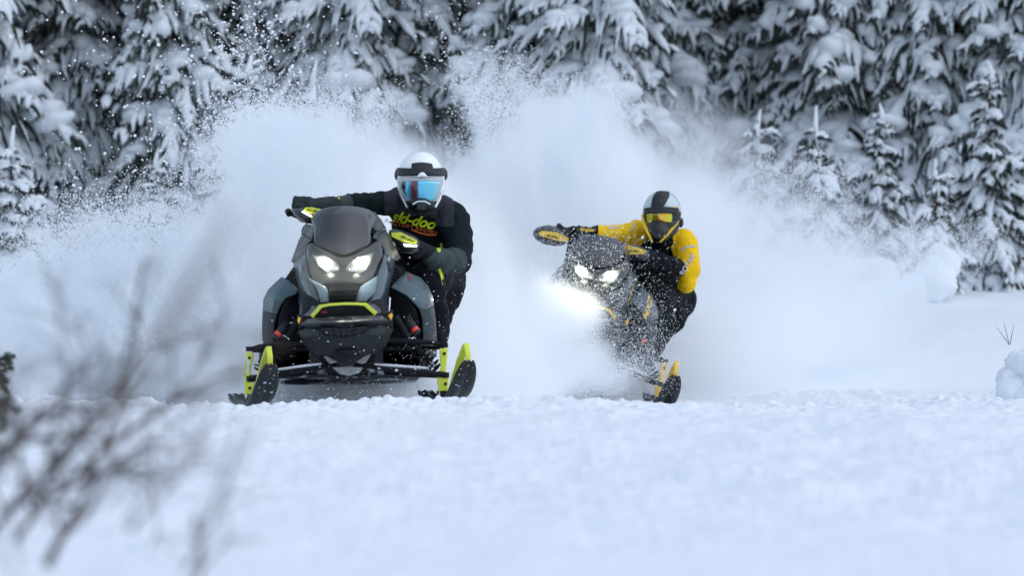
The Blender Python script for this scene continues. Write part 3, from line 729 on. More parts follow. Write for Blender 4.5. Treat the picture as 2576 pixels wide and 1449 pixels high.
    for pts in ([(505, 1092), (610, 1108), (742, 1192), (612, 1222)], [(1000, 1192), (1130, 1095), (1243, 1060), (1150, 1205), (1095, 1222)], [(648, 1272), (860, 1258), (1112, 1272), (1062, 1352), (900, 1402), (760, 1372)]):
        B(poly('D', pts, -.70, th=.02), 'skid_plate', M_STEEL, bevel=.003)
    for pts, rp in (([(112, 470), (200, 502), (320, 520), (180, 610), (225, 662), (142, 712), (130, 600)], [(140, 508), (176, 532), (170, 565), (146, 620), (126, 560)]),
                    ([(1562, 395), (1500, 425), (1290, 480), (1492, 568), (1385, 612), (1556, 685)], [(1488, 490), (1540, 448), (1561, 490), (1531, 565)])):
        c_ = B(poly('D', pts, -.735, th=.03), 'bumper_corner', M_MATTE, bevel=.004)
        B(poly('D', rp, -.775, th=.012), 'reflector', M_REFL, c_, bevel=.001)
    # ---- side pods
    for s in (0, 1):
        if s == 0:
            up = surf(['B', [(640, 185, -.50), (560, 110, -.42), (478, 62, -.30), (470, 64, .1), (470, 120, .5)],
                       [(600, 230, -.52), (480, 210, -.46), (345, 185, -.28), (340, 190, .15), (345, 250, .55)],
                       [(510, 265, -.50), (400, 290, -.44), (298, 275, -.24), (292, 285, .2), (300, 340, .6)],
                       [(455, 350, -.44), (380, 380, -.40), (292, 370, -.20), (286, 380, .2), (296, 430, .6)],
                       [(425, 430, -.40), (370, 420, -.36), (287, 400, -.18), (283, 410, .2), (292, 460, .6)]])
            lw = surf(['B', [(425, 428, -.395), (370, 418, -.355), (289, 398, -.175), (285, 408, .2), (294, 458, .6)],
                       [(390, 540, -.38), (350, 530, -.34), (282, 520, -.16), (280, 520, .2), (290, 560, .6)],
                       [(385, 700, -.38), (345, 690, -.33), (282, 640, -.14), (281, 650, .2), (292, 680, .6)],
                       [(400, 850, -.36), (350, 840, -.32), (300, 780, -.12), (300, 790, .2), (310, 800, .6)]])
            inn = surf(['B', [(650, 190, -.45), (560, 235, -.50), (500, 265, -.48)], [(660, 400, -.40), (540, 400, -.42), (428, 430, -.38)],
                        [(690, 700, -.36), (540, 700, -.38), (385, 700, -.36)], [(700, 860, -.34), (540, 860, -.36), (398, 850, -.34)]])
            vx = [(530, 55), (655, 195)]
        else:
            up = surf(['B', [(1548, 165, -.50), (1620, 85, -.42), (1692, 12, -.30), (1720, 20, .1), (1740, 60, .5)],
                       [(1620, 200, -.52), (1730, 160, -.44), (1830, 70, -.28), (1850, 80, .15), (1860, 130, .55)],
                       [(1700, 240, -.52), (1810, 220, -.42), (1910, 150, -.22), (1920, 160, .2), (1925, 210, .6)],
                       [(1790, 330, -.46), (1870, 320, -.38), (1955, 250, -.18), (1958, 260, .2), (1960, 300, .6)],
                       [(1830, 375, -.42), (1900, 390, -.34), (1972, 350, -.16), (1973, 360, .2), (1970, 400, .6)]])
            lw = surf(['B', [(1830, 373, -.415), (1900, 388, -.335), (1970, 348, -.155), (1971, 358, .2), (1968, 398, .6)],
                       [(1862, 470, -.40), (1925, 500, -.32), (1988, 490, -.14), (1990, 500, .2), (1985, 530, .6)],
                       [(1870, 650, -.38), (1930, 680, -.30), (1998, 690, -.12), (2000, 700, .2), (1995, 700, .6)],
                       [(1872, 850, -.36), (1930, 860, -.28), (1995, 860, -.10), (1996, 860, .2), (1990, 850, .6)]])
            inn = surf(['B', [(1545, 170, -.48), (1620, 205, -.50), (1700, 242, -.50)], [(1540, 400, -.40), (1680, 380, -.42), (1832, 380, -.40)],
                        [(1530, 650, -.36), (1700, 650, -.38), (1870, 650, -.36)], [(1500, 860, -.34), (1700, 870, -.36), (1872, 855, -.34)]])
            vx = [(1640, -10), (1545, 150)]
        pod = B(up, 'side_panel', SIDE, solid=.012, bevel=.006, angle=28)
        pal.setdefault('pods', []).append(pod)
        B(lw, 'lower_side_panel', pal['side2'], solid=.012, bevel=.006, angle=28)
        B(inn, 'inner_side_panel', M_BLACK, solid=.01, sub=1)
        B(poly('B', [(480, 130), (660, 190), (720, 860), (330, 800), (312, 420), (350, 240)] if s == 0 else [(1560, 190), (1700, 60), (1850, 160), (1945, 400), (1970, 820), (1500, 870)], .02, th=.35), 'footwell', M_BLACK)
        if s == 0: q = [((600, -30), (520, 70)), ((605, 0), (540, 95)), ((615, 30), (560, 118)), ((625, 60), (585, 140)), ((635, 90), (605, 160)), ((640, 120), (625, 178))]
        else: q = [((1575, -60), (1640, -20)), ((1572, -30), (1660, 0)), ((1568, 0), (1665, 25)), ((1562, 30), (1650, 52)), ((1556, 62), (1620, 85)), ((1550, 95), (1590, 118))]
        B(poly('B', [(595, -60), (650, 200), (580, 175), (500, 75)] if s == 0 else [(1560, -80), (1680, -30), (1700, 10), (1560, 170)], -.36, th=.03), 'louvre_recess', M_BLACK)
        for a, b in q:
            B(line('B', [(a[0], a[1], -.40), (b[0], b[1], -.42)], .0065, sides=5, flat=.6), 'side_louvre', M_MATTE)
    # ---- suspension
    A_ = lambda name, mat, *segs: [B(line('B', pts, r, sides=10), name, mat) for pts, r in segs]
    A_('upper_arm', M_BLACK, ([(700, 722, -.62), (420, 735, -.62), (250, 752, -.62), (150, 778, -.62)], [.014, .014, .013, .010]), ([(2080, 742, -.62), (1960, 712, -.62), (1760, 700, -.62), (1515, 690, -.62)], [.010, .013, .014, .014]),
       ([(700, 792, -.32), (430, 800, -.50), (180, 792, -.61)], [.012, .012, .011]), ([(2070, 762, -.61), (1900, 765, -.50), (1560, 760, -.32)], [.011, .012, .012]))
    A_('lower_arm', M_BLACK, ([(1010, 938, -.66), (700, 985, -.66), (400, 1035, -.66), (150, 1072, -.64)], [.012, .013, .015, .017]), ([(1195, 932, -.66), (1500, 975, -.66), (1800, 1010, -.66), (2090, 1035, -.64)], [.012, .013, .015, .017]),
       ([(900, 1010, -.30), (500, 1040, -.48), (190, 1080, -.61)], [.012, .012, .014]), ([(1300, 1000, -.30), (1700, 1030, -.48), (2060, 1045, -.61)], [.012, .012, .014]))
    A_('tie_rod', M_CHROME, ([(860, 922, -.58), (400, 985, -.58)], .0085), ([(1390, 928, -.58), (1925, 968, -.58)], .0085))
    A_('ball_joint', M_BLACK, ([(145, 752, -.62), (146, 800, -.62)], [.021, .019]), ([(2082, 716, -.62), (2084, 765, -.62)], [.021, .019]), ([(150, 1050, -.63), (151, 1105, -.63)], [.022, .020]), ([(2092, 1010, -.63), (2094, 1065, -.63)], [.022, .020]))
    for s in (0, 1):
        if s == 0:
            front = [('E', 186, 470), ('E', 316, 470), ('E', 300, 640), ('E', 268, 700), ('E', 272, 880), ('E', 320, 985), ('E', 312, 1195), ('E', 205, 1290), ('E', 172, 1280), ('E', 150, 850)]
            ch_ = [('E', 205, 545), ('E', 245, 540), ('E', 262, 640), ('E', 238, 700), ('E', 238, 860), ('E', 198, 860), ('E', 192, 700)]
            holes = [('E', 248, 565), ('E', 255, 1085)]; foot = ('E', 260, 1225)
        else:
            front = [('G', 500, 828), ('G', 578, 828), ('G', 574, 870), ('G', 560, 1050), ('G', 586, 1108), ('G', 578, 1245), ('G', 498, 1268), ('G', 472, 1100), ('G', 512, 1010), ('G', 500, 930)]
            ch_ = [('G', 515, 900), ('G', 532, 905), ('G', 530, 1040), ('G', 518, 1040)]
            holes = [('G', 545, 878), ('G', 555, 1158)]; foot = ('G', 535, 1252)
        sp = B(MB().plate([W(w_, x, y, -.64) for w_, x, y in front], .045), 'spindle', ACC, bevel=.006)
        B(MB().plate([W(w_, x, y, -.6435) for w_, x, y in ch_], .01), 'snow_packed_channel' if s == 0 else 'channel', M_SNOWBIT if s == 0 else ACC, sp)
        for w_, x, y in holes:
            c = W(w_, x, y, -.65); B(MB().tube([c, c + Vector((0, .02, 0))], .0085, 10), 'bolt', M_BLACK, sp)
        c = W(foot[0], foot[1], foot[2], -.62)
        B(MB().ball(c, (.028, .05, .016), 12, 8), 'packed_snow', M_SNOWBIT, sp)
        # shock absorber
        if s == 0: t0, t1, c0, c1, r0, r1 = (640, 500, -.50), (235, 1000, -.58), (530, 690, -.52), (245, 985, -.58), (505, 535, -.60), (400, 660, -.62)
        else: t0, t1, c0, c1, r0, r1 = (1590, 460, -.50), (2015, 975, -.58), (1740, 715, -.52), (1995, 955, -.58), (1722, 488, -.60), (1818, 618, -.62)
        sh = B(line('B', [t0, c0, t1], [.026, .019, .013], sides=12), 'shock_absorber', M_BLACK)
        B(line('B', [c0, c1], [.011, .011], sides=10), 'shock_rod', M_CHROME, sh)
        B(coil('B', c0, c1, .036, 6.5, .0048), 'coil_spring', M_BLACK, sh)
        B(line('B', [tuple(np.array(c0) * .98 + np.array(c1) * .02), c0], [.041, .041], sides=16), 'spring_collar', M_CHROME, sh)
        B(line('B', [tuple(np.array(c1) + np.array((0, 0, 0))), t1], [.030, .030], sides=16), 'spring_seat', M_BLACK, sh)
        B(line('B', [r0, r1], [.020, .020], sides=14), 'reservoir', M_MATTE, sh)
        mid = tuple(np.array(r0) * .36 + np.array(r1) * .64); m2 = tuple(np.array(r0) * .14 + np.array(r1) * .86)
        B(line('B', [mid, m2], [.0208, .0208], sides=14), 'red_band', M_RED, sh)
        k0 = tuple(np.array(r0) - (np.array(r1) - np.array(r0)) * .12)
        B(line('B', [k0, tuple(np.array(r0) + (np.array(r1) - np.array(r0)) * .14)], [.023, .023], sides=14), 'reservoir_cap', M_BLACK, sh)
    # chassis, running boards, tunnel, track
    ch1 = MB(); ch1.box(W('B', 1105, 900, -.10), (.92, .6, .16)); B(ch1, 'front_chassis', M_DUSTY, bevel=.02)
    for x in (560, 1660):
        B(MB().box(W('B', x, 890, -.36), (.22, .08, .15)), 'bulkhead', M_BLACK, bevel=.01)
    for pts in ([(855, 800), (1000, 940), (880, 925), (850, 900)], [(1400, 790), (1385, 900), (1290, 930), (1210, 915)]):
        B(poly('B', pts, -.62, th=.02), 'bulkhead_brace', M_BLACK, bevel=.003)
    B(poly('B', [(960, 990), (1020, 1050), (1250, 1048), (1330, 985)], -.66, th=.03), 'crossmember', M_BLACK, bevel=.004)
    bp_ = surf(['B', [(430, 1040, -.30), (700, 1045, -.42), (1105, 1052, -.50), (1500, 1048, -.42), (1840, 1040, -.30)], [(440, 1095, .1), (700, 1110, .1), (1105, 1118, .1), (1500, 1108, .1), (1800, 1090, .1)],
                [(480, 1120, .5), (800, 1130, .5), (1105, 1130, .5), (1450, 1120, .5), (1700, 1100, .5)]])
    B(bp_, 'belly_pan', M_DUSTY, solid=.015)
    for x, s in ((470, -1), (1740, 1)):
        B(MB().box(W('B', x, 1010, 1.0), (.16, 1.5, .035)), 'running_board', M_DUSTY, bevel=.006)
    B(poly('B', [(490, 1095), (880, 1075), (890, 1105), (700, 1130), (500, 1125)], -.28, th=.1), 'a_arm_guard', M_BLACK, bevel=.004)
    B(MB().box(W('B', 1105, 740, 1.0), (.42, 1.8, .22)), 'tunnel', M_MATTE, bevel=.02)
    # track: closed loop with lugs
    T = MB(); cx = W('B', 1150, 900, 0).x; zb = W('B', 1100, 1290, 0).z
    loop = [(.35, .30), (.20, .22), (.42, .10), (.62, .02), (1.2, .015), (1.75, .03), (1.92, .12), (1.9, .25), (1.75, .32), (1.0, .33)]
    V = []; nL = len(loop)
    for Y, z in loop:
        for x in (-.19, .19): V.append((cx + x, Y, zb + z))
    T.add(V, [(2 * i, 2 * i + 1, 2 * ((i + 1) % nL) + 1, 2 * ((i + 1) % nL)) for i in range(nL)])
    tk = B(T, 'drive_track', M_RUBBER, solid=.02)
    Lg = MB()
    for i in range(nL):
        a = np.array(loop[i]); b = np.array(loop[(i + 1) % nL]); n_ = max(1, int(np.linalg.norm(b - a) / .07)); t_ = (b - a) / np.linalg.norm(b - a); nr = np.array([t_[1], -t_[0]])
        for k in range(n_):
            c = a + (b - a) * k / n_
            for x in (-.13, -.04, .05, .13): Lg.box((cx + x, c[0] + nr[0] * .02, zb + c[1] + nr[1] * .02), (.06, .012, .035), Matrix.Rotation(math.atan2(t_[1], t_[0]), 3, 'X'))
    B(Lg, 'track_lugs', M_RUBBER, tk)['kind'] = 'stuff'
    se = surf(['B', [(950, 330, .35), (1100, 300, .33), (1260, 330, .35)], [(900, 380, .8), (1100, 350, .8), (1300, 380, .8)], [(880, 340, 1.4), (1100, 300, 1.4), (1320, 340, 1.4)], [(900, 480, 1.75), (1100, 460, 1.8), (1300, 480, 1.75)]])
    B(se, 'seat', M_BLACK, solid=.10, sub=2)
    # ---- skis
    for x, y, w_ in ((262, 1262, 'E'), (535, 1262, 'G')):
        c = W(w_, x, y, -.62); yaw = R(steer)
        Mx = Matrix.Translation(c + Vector((0, 0, -.035))) @ Matrix.Rotation(yaw, 4, 'Z')
        prof = [(-.42, .05, .045), (-.36, .015, .06), (-.2, .0, .066), (0, .0, .068), (.15, .002, .070), (.27, .02, .073), (.36, .055, .076), (.44, .105, .074), (.50, .160, .064), (.54, .205, .046), (.56, .228, .024)]
        V = []
        for t, z, hw in prof:
            for u, dz in ((-1, .012), (-.72, 0), (-.3, -.004), (0, .012), (.3, -.004), (.72, 0), (1, .012)):
                V.append(Mx @ Vector((u * hw * .88, -t, z + dz)))
        m = MB(); m.add(V, [(i * 7 + j, i * 7 + j + 1, (i + 1) * 7 + j + 1, (i + 1) * 7 + j) for i in range(len(prof) - 1) for j in range(6)])
        ski = B(m, 'ski', M_SKI, solid=.014, sub=1)
        lp = MB(); path = [(.535, .20), (.535, .262), (.50, .315), (.46, .295), (.38, .235), (.27, .14), (.17, .055)]
        fw = [.013, .014, .015, .016, .019, .021, .018]
        V = []
        for i, ((t, z), hw) in enumerate(zip(path, fw)):
            a_ = path[max(i - 1, 0)]; b_ = path[min(i + 1, len(path) - 1)]; tx, tz = b_[0] - a_[0], b_[1] - a_[1]; ll = math.hypot(tx, tz); nx, nz = -tz / ll * .008, tx / ll * .008
            for u, k in ((-1, -1), (1, -1), (1, 1), (-1, 1)): V.append(Mx @ Vector((u * hw, -(t + nx * k), z + nz * k)))
        lp.add(V, [(i * 4 + j, i * 4 + (j + 1) % 4, (i + 1) * 4 + (j + 1) % 4, (i + 1) * 4 + j) for i in range(6) for j in range(4)] + [(0, 1, 2, 3), (27, 26, 25, 24)])
        B(lp, 'ski_loop', ACC, ski, bevel=.003)
        B(MB().box(Mx @ Vector((0, -.05, .035)), (.05, .22, .05), Matrix.Rotation(yaw, 3, 'Z')), 'ski_saddle', M_BLACK, ski, bevel=.01)
        B(MB().tube([Mx @ Vector((0, .35, -.008)), Mx @ Vector((0, -.25, -.008))], .007, 6), 'wear_bar', M_STEEL, ski)
    # ---- handlebar and guards
    hb = line('C', [(300, 235, .02), (520, 330, -.02), (900, 450, .0), (1150, 480, .0), (1500, 520, .0), (1850, 620, -.02), (2300, 760, .02)], .012)
    B(hb, 'handlebar', M_BLACK)
    B(line('C', [(1140, 500, .0), (1140, 1000, -.2)], .03), 'steering_post', M_BLACK)
    B(line('C', [(268, 195, .0), (300, 240, -.02)], [.018, .021]), 'grip_end', M_RUBBER)
    def guard(body, plate, strips, camo, txt, tc, tr, dz):
        g = B(MB().add(*guard_shell(body)), 'hand_guard', pal['guard'], sub=1)
        pl = B(poly('C', plate, [-.17 + dz] * len(plate), th=.012), 'guard_plate', ACC, g, bevel=.003)
        for s_, mt in strips: B(poly('C', s_, -.185 + dz, th=.015), 'marker_light', mt, g)
        for cc in camo: B(poly('C', cc, -.155 + dz, th=.01), 'guard_facet', M_CAMO, g, bevel=.002)
        text_mesh('ski-doo', .026, 'lettering', M_BLACK, g, facing(W('C', tc[0], tc[1], -.178 + dz), tr), shear=.35, bold=.012, sx=1.0)
        return g
    def guard_shell(pts):
        n = len(pts); c = (sum(p[0] for p in pts) / n, sum(p[1] for p in pts) / n); V = []
        for k, (s_, Y) in enumerate(((1.0, -.02), (1.0, -.07), (.93, -.125), (.6, -.155), (.2, -.162))):
            V += [W('C', c[0] + (p[0] - c[0]) * s_, c[1] + (p[1] - c[1]) * s_, Y) for p in pts]
        Fq = [(k * n + j, k * n + (j + 1) % n, (k + 1) * n + (j + 1) % n, (k + 1) * n + j) for k in range(4) for j in range(n)] + [tuple(4 * n + j for j in range(n))]
        return V, Fq
    if not wind_drop:
        guard([(380, 150), (560, 120), (760, 150), (850, 190), (760, 330), (620, 420), (520, 390), (350, 250), (300, 180)], [(548, 138), (660, 136), (815, 170), (690, 245), (512, 200)],
              [([(505, 190), (645, 262), (625, 288), (490, 212)], M_DRL), ([(655, 268), (728, 300), (715, 335), (630, 292)], pal['strip2'])], [[(350, 245), (440, 290), (520, 345), (520, 390), (460, 365)]], 'x', (670, 190), R(-8), 0)
        guard([(1860, 492), (2020, 478), (2200, 540), (2370, 630), (2402, 720), (2375, 850), (2250, 892), (2080, 862), (1990, 740), (1900, 600)], [(1925, 545), (2075, 535), (2342, 668), (2336, 730), (2085, 682), (1930, 612)],
              [([(2118, 720), (2342, 746), (2336, 772), (2142, 766)], M_DRL)], [[(2050, 850), (2240, 860), (2360, 800), (2372, 848), (2250, 892)]], 'x', (2185, 640), R(-24), 0)
    else:
        H = lambda x, y: ((x * .1986 + 1317.7), (y * .1986 + 454.4))
        def conv(pts):   # picture of the second machine -> hood window of the first (same size of sled)
            k = 455 / 370.; out = []
            for x, y in pts:
                dx, dy = H(x, y); u = (dx - 1484) * k - 43; v = -(dy - 686) * k
                c8, s8 = math.cos(R(8)), math.sin(R(8)); u, v = u * c8 - v * s8, u * s8 + v * c8
                out.append(((868 + u - 681.6) / .15677, (660 - v - 499.8) / .15677))
            return out
        guard(conv([(142, 680), (200, 585), (390, 545), (480, 580), (640, 720), (620, 800), (470, 840), (250, 800)]), conv([(245, 665), (285, 633), (480, 650), (635, 725), (610, 775), (470, 755), (260, 695)]), [], [], 'x', conv([(415, 700)])[0], R(-4), -.05)
        guard(conv([(1190, 800), (1390, 780), (1600, 800), (1690, 920), (1640, 990), (1500, 1020), (1330, 960), (1215, 900)]), conv([(1215, 825), (1400, 805), (1590, 850), (1605, 908), (1400, 918), (1245, 905)]), [], [], 'x', conv([(1450, 870)])[0], R(5), -.05)
    return root

M_LIME = make_mat('lime_plastic', (.62, .68, .045), .38, coat=.2, vary=.08, vscale=20)
M_TEAL = make_mat('blue_grey_panel', (.056, .086, .102), .32, coat=.25, vary=.08, vscale=10)
M_TEAL2 = make_mat('light_blue_grey_panel', (.18, .25, .28), .32, coat=.35, vary=.06, vscale=10)
M_TEALS = make_mat('green_grey_panel', (.042, .078, .088), .38, coat=.1, spec=.35, vary=.12, vscale=7)
M_SIDE2 = make_mat('dark_green_grey_panel', (.026, .036, .040), .6, vary=.2, vscale=12, spec=.2)
M_GUARD = make_mat('guard_plastic', (.03, .032, .036), .35, coat=.2)
M_YSTRIP = make_mat('amber_light_strip', (1, .8, .1), .3, emis=(1, .78, .15), estr=.9)
M_YEL = make_mat('yellow_plastic', (.80, .50, .015), .38, coat=.2, vary=.08, vscale=20)
M_SL = make_mat('slate_panel', (.036, .048, .058), .32, coat=.3, vary=.1, vscale=10)
M_SL2 = make_mat('slate_panel_light', (.046, .060, .072), .4, coat=.1, vary=.08, vscale=10)
M_TXT_R = make_mat('red_print', (.55, .04, .06), .5)
M_TXT_G = make_mat('grey_print', (.19, .22, .24), .5)

SLED1 = P(870, 1040, 0)
pal1 = dict(accent=M_LIME, panel=M_TEAL, panel2=M_TEAL2, side=M_TEALS, side2=M_SIDE2, guard=M_GUARD, strip2=M_YSTRIP, beam=5)
sled1 = build_sled(pal1, SLED1, 15, 'grey-green snowmobile with lime trim, tall smoked windshield and lit headlights')
_pan = bvh_of([o for o in sled1.children if o.name.startswith(('hood_side', 'side_panel'))])
text_mesh('ski-doo', .034, 'lettering', M_TXT_G, sled1, facing(W('C', 500, 1220, -.55), R(-98), R(-25)), _pan, shear=.3, bold=.02)
text_mesh('OO', .040, 'lettering', M_BLACK, sled1, facing(W('C', 1862, 1080, -.52), R(-70), R(30)), _pan, shear=.3, bold=.03)
text_mesh('X-RS', .020, 'lettering', M_TXT_R, sled1, facing(W('B', 1745, 70, -.35), R(55), R(30)), _pan, bold=.02)
text_mesh('X', .024, 'lettering', M_TXT_R, sled1, facing(W('B', 1885, 345, -.30), R(-10), R(35)), _pan, bold=.04)
text_mesh('X', .018, 'lettering', M_TXT_R, sled1, facing(W('B', 505, 158, -.38), R(-30), R(-30)), _pan, bold=.04)
text_mesh('X', .018, 'lettering', M_TXT_R, sled1, facing(W('B', 322, 388, -.28), 0, R(-35)), _pan, bold=.04)
text_mesh('X-RS', .013, 'lettering', M_TXT_R, sled1, facing(W('D', 525, 440, -.885), R(2)), shear=.4, bold=.02)

def droop(root, d):
    for o in root.children:
        if o.name.split('.')[0] in ('upper_arm', 'lower_arm', 'tie_rod', 'ball_joint', 'spindle', 'shock_absorber', 'ski'):
            for q in [o] + list(o.children):
                for v in q.data.vertices: v.co.z -= d * max(0.0, min(1.12, (abs(v.co.x) - .08) / .46))
        if 'side_panel' in o.name and 'hood' not in o.name or o.name.startswith(('footwell', 'louvre_recess')): o.scale.x = .90
pal2 = dict(accent=M_YEL, panel=M_SL, panel2=M_SL2, side=M_SL2, side2=M_SIDE2, guard=M_GUARD, strip2=M_YSTRIP, beam=6)
sled2 = build_sled(pal2, SLED1, 11, 'dark slate snowmobile with yellow trim leaning through the powder', True)
droop(sled2, .055)
_pan = bvh_of([o for o in sled2.children if o.name.startswith(('hood_side', 'side_panel', 'lower_side'))])
text_mesh('ski-doo', .046, 'lettering', M_YEL, sled2, facing(W('C', 1850, 1330, -.5), R(72), R(40)), _pan, shear=.3, bold=.02)
text_mesh('MXZ', .075, 'lettering', M_YEL, sled2, facing(W('B', 1800, 250, -.42), R(62), R(25)), _pan, shear=.3, bold=.02)
text_mesh('X-RS', .022, 'lettering', M_TXT_R, sled2, facing(W('B', 1850, 330, -.40), R(62), R(25)), _pan, bold=.02)
SL2 = dict(loc=P(1458, 994, 5.05), yaw=-4, roll=9, pitch=0)
sled2.rotation_mode = 'XYZ'
sled2.matrix_basis = Matrix.Translation(SL2['loc']) @ Matrix.Rotation(R(SL2['roll']), 4, 'Y') @ Matrix.Rotation(R(SL2['yaw']), 4, 'Z')
# ------------------------------------------------------------------ riders
def cloth(name, color, vary=.25, rough=.75, vs=18, c2=None):
    return make_mat(name, color, rough, bump=.6, bscale=28, spec=.10, vary=0 if c2 else vary, vscale=vs, sheen=0)
M_JBLACK = cloth('black_jersey', (.006, .007, .010)); M_JSLEEVE = cloth('dark_green_black_sleeve', (.008, .014, .016)); M_JGREY = cloth('heather_grey_yoke', (.042, .042, .056))
M_JFORE = cloth('grey_green_cuff', (.050, .064, .066)); M_PANT = cloth('black_trousers', (.007, .008, .011))
M_YJ = cloth('yellow_jacket', (.88, .53, .008), vary=.06, rough=.6); M_GLOVE = cloth('grey_glove', (.030, .038, .040)); M_GLOVEB = cloth('black_glove', (.014, .016, .020))
M_LIMEP = make_mat('lime_print', (.62, .80, .02), .5); M_ORANGEP = make_mat('orange_print', (.80, .16, .03), .5); M_SILVERP = make_mat('silver_reflective_print', (.42, .44, .46), .4)
M_YPRINT = make_mat('yellow_print', (.80, .50, .02), .5)
M_HWHITE = make_mat('white_helmet_shell', (.86, .88, .90), .22, coat=.6); M_HBLACK = make_mat('matte_black_helmet', (.009, .010, .013), .5, bump=.05, bscale=200)
M_HFRAME = make_mat('clear_shield_frame', (.42, .46, .50), .25, coat=.5); M_HSILV = make_mat('silver_trim', (.62, .66, .70), .25, metal=.6)
M_HGREY = make_mat('silver_grey_helmet', (.50, .57, .60), .28, metal=.15, coat=.5)

def lens_mat(name, stops):
    """mirrored goggle lens: base colour changes in bands from side to side"""
    m = bpy.data.materials.new(name); m.use_nodes = True; n = m.node_tree.nodes; l = m.node_tree.links; b = n['Principled BSDF']
    tc = n.new('ShaderNodeTexCoord'); sp = n.new('ShaderNodeSeparateXYZ'); rp = n.new('ShaderNodeValToRGB')
    l.new(tc.outputs['Generated'], sp.inputs[0]); l.new(sp.outputs[0], rp.inputs[0]); l.new(rp.outputs[0], b.inputs['Base Color'])
    el = rp.color_ramp.elements
    while len(el) < len(stops): el.new(.5)
    for e, (p, c) in zip(el, stops): e.position = p; e.color = (*c, 1)
    b.inputs['Metallic'].default_value = .35; b.inputs['Roughness'].default_value = .12; b.inputs['Coat Weight'].default_value = .8
    return m
M_LBLUE = lens_mat('blue_mirror_lens', [(0, (.02, .03, .04)), (.10, (.03, .05, .07)), (.15, (.16, .62, .88)), (.24, (.05, .30, .50)), (.27, (.25, .05, .06)), (.36, (.10, .04, .06)), (.42, (.06, .10, .14)), (.46, (.14, .58, .85)), (.75, (.16, .62, .82)), (.93, (.30, .58, .70)), (1, (.45, .55, .6))])
M_LYEL = lens_mat('yellow_mirror_lens', [(0, (.15, .35, .04)), (.10, (.62, .60, .01)), (.22, (.70, .66, .01)), (.28, (.22, .20, .02)), (.34, (.45, .30, .01)), (.42, (.22, .12, .01)), (.50, (.95, .48, .01)), (.70, (.95, .62, .01)), (.88, (.88, .72, .02)), (1, (.45, .65, .05))])

def body_mesh(name, bones, mats, parent, loc, voxel=.011, wrinkle=.010, smooth=3, wf=14, label=None, zone=None):
    """one continuous surface grown round tapered bones: (p0, r0, p1, r1, material, flatness)"""
    m = MB()
    for b in bones:
        p0, r0, p1, r1 = b[:4]; fl = b[5] if len(b) > 5 else 1.0
        n = 6; pts = [Vector(p0).lerp(Vector(p1), i / n) for i in range(n + 1)]
        m.tube(pts, [r0 + (r1 - r0) * i / n for i in range(n + 1)], 16, fl, up=(0, 1, 0))
        m.ball(p0, (r0, r0 * fl, r0), 14, 9); m.ball(p1, (r1, r1 * fl, r1), 14, 9)
    t = m.build('tmp', mats[0], None)
    md = t.modifiers.new('r', 'REMESH'); md.mode = 'VOXEL'; md.voxel_size = voxel
    ms = t.modifiers.new('s', 'SMOOTH'); ms.iterations = smooth * 3; ms.factor = .5
    dg = bpy.context.evaluated_depsgraph_get(); me = bpy.data.meshes.new_from_object(t.evaluated_get(dg)); bpy.data.objects.remove(t)
    nv = len(me.vertices); V = np.empty(nv * 3); me.vertices.foreach_get('co', V); V = V.reshape(-1, 3)
    N = np.empty(nv * 3); me.vertices.foreach_get('normal', N); N = N.reshape(-1, 3)
    # folds run round the limbs: noise squeezed along the bone
    best = np.full(nv, 1e9); bi = np.zeros(nv, int); al = np.zeros(nv)
    for k, b in enumerate(bones):
        a = np.array(b[0]); c = np.array(b[2]); ax = c - a; L2 = ax @ ax + 1e-9
        tt = np.clip((V - a) @ ax / L2, 0, 1); d = np.linalg.norm(V - (a + tt[:, None] * ax), axis=1) - (b[1] + (b[3] - b[1]) * tt)
        q = d < best; best[q] = d[q]; bi[q] = k; al[q] = (tt * math.sqrt(L2))[q]
    f = fbm(V[:, 0] * wf * .45 + 3, V[:, 1] * wf * .45, V[:, 2] * wf * .45 + 7, 3) + 1.5 * (np.abs(vnoise(al * wf * 1.5 + bi * 3.3, V[:, 2] * 5, V[:, 0] * 5)) - .2)
    V = V + N * (f * wrinkle)[:, None]
    inv = np.array(loc); me.vertices.foreach_set('co', (V - inv).ravel())
    me.materials.clear()
    for q in mats: me.materials.append(q)
    np_ = len(me.polygons); mi = np.zeros(np_, int)
    for p in me.polygons:
        v0 = p.vertices[0]; c = V[v0]; k = bones[bi[v0]][4]
        if zone:
            z = zone(c, bi[v0], k); k = k if z is None else z
        mi[p.index] = k
    me.polygons.foreach_set('material_index', mi); me.polygons.foreach_set('use_smooth', np.ones(np_, bool)); me.update()
    o = bpy.data.objects.new(name, me); col.objects.link(o); o.location = loc
    if parent: o.parent = parent; o.location = parent_world(parent).inverted() @ Vector(loc)
    return o

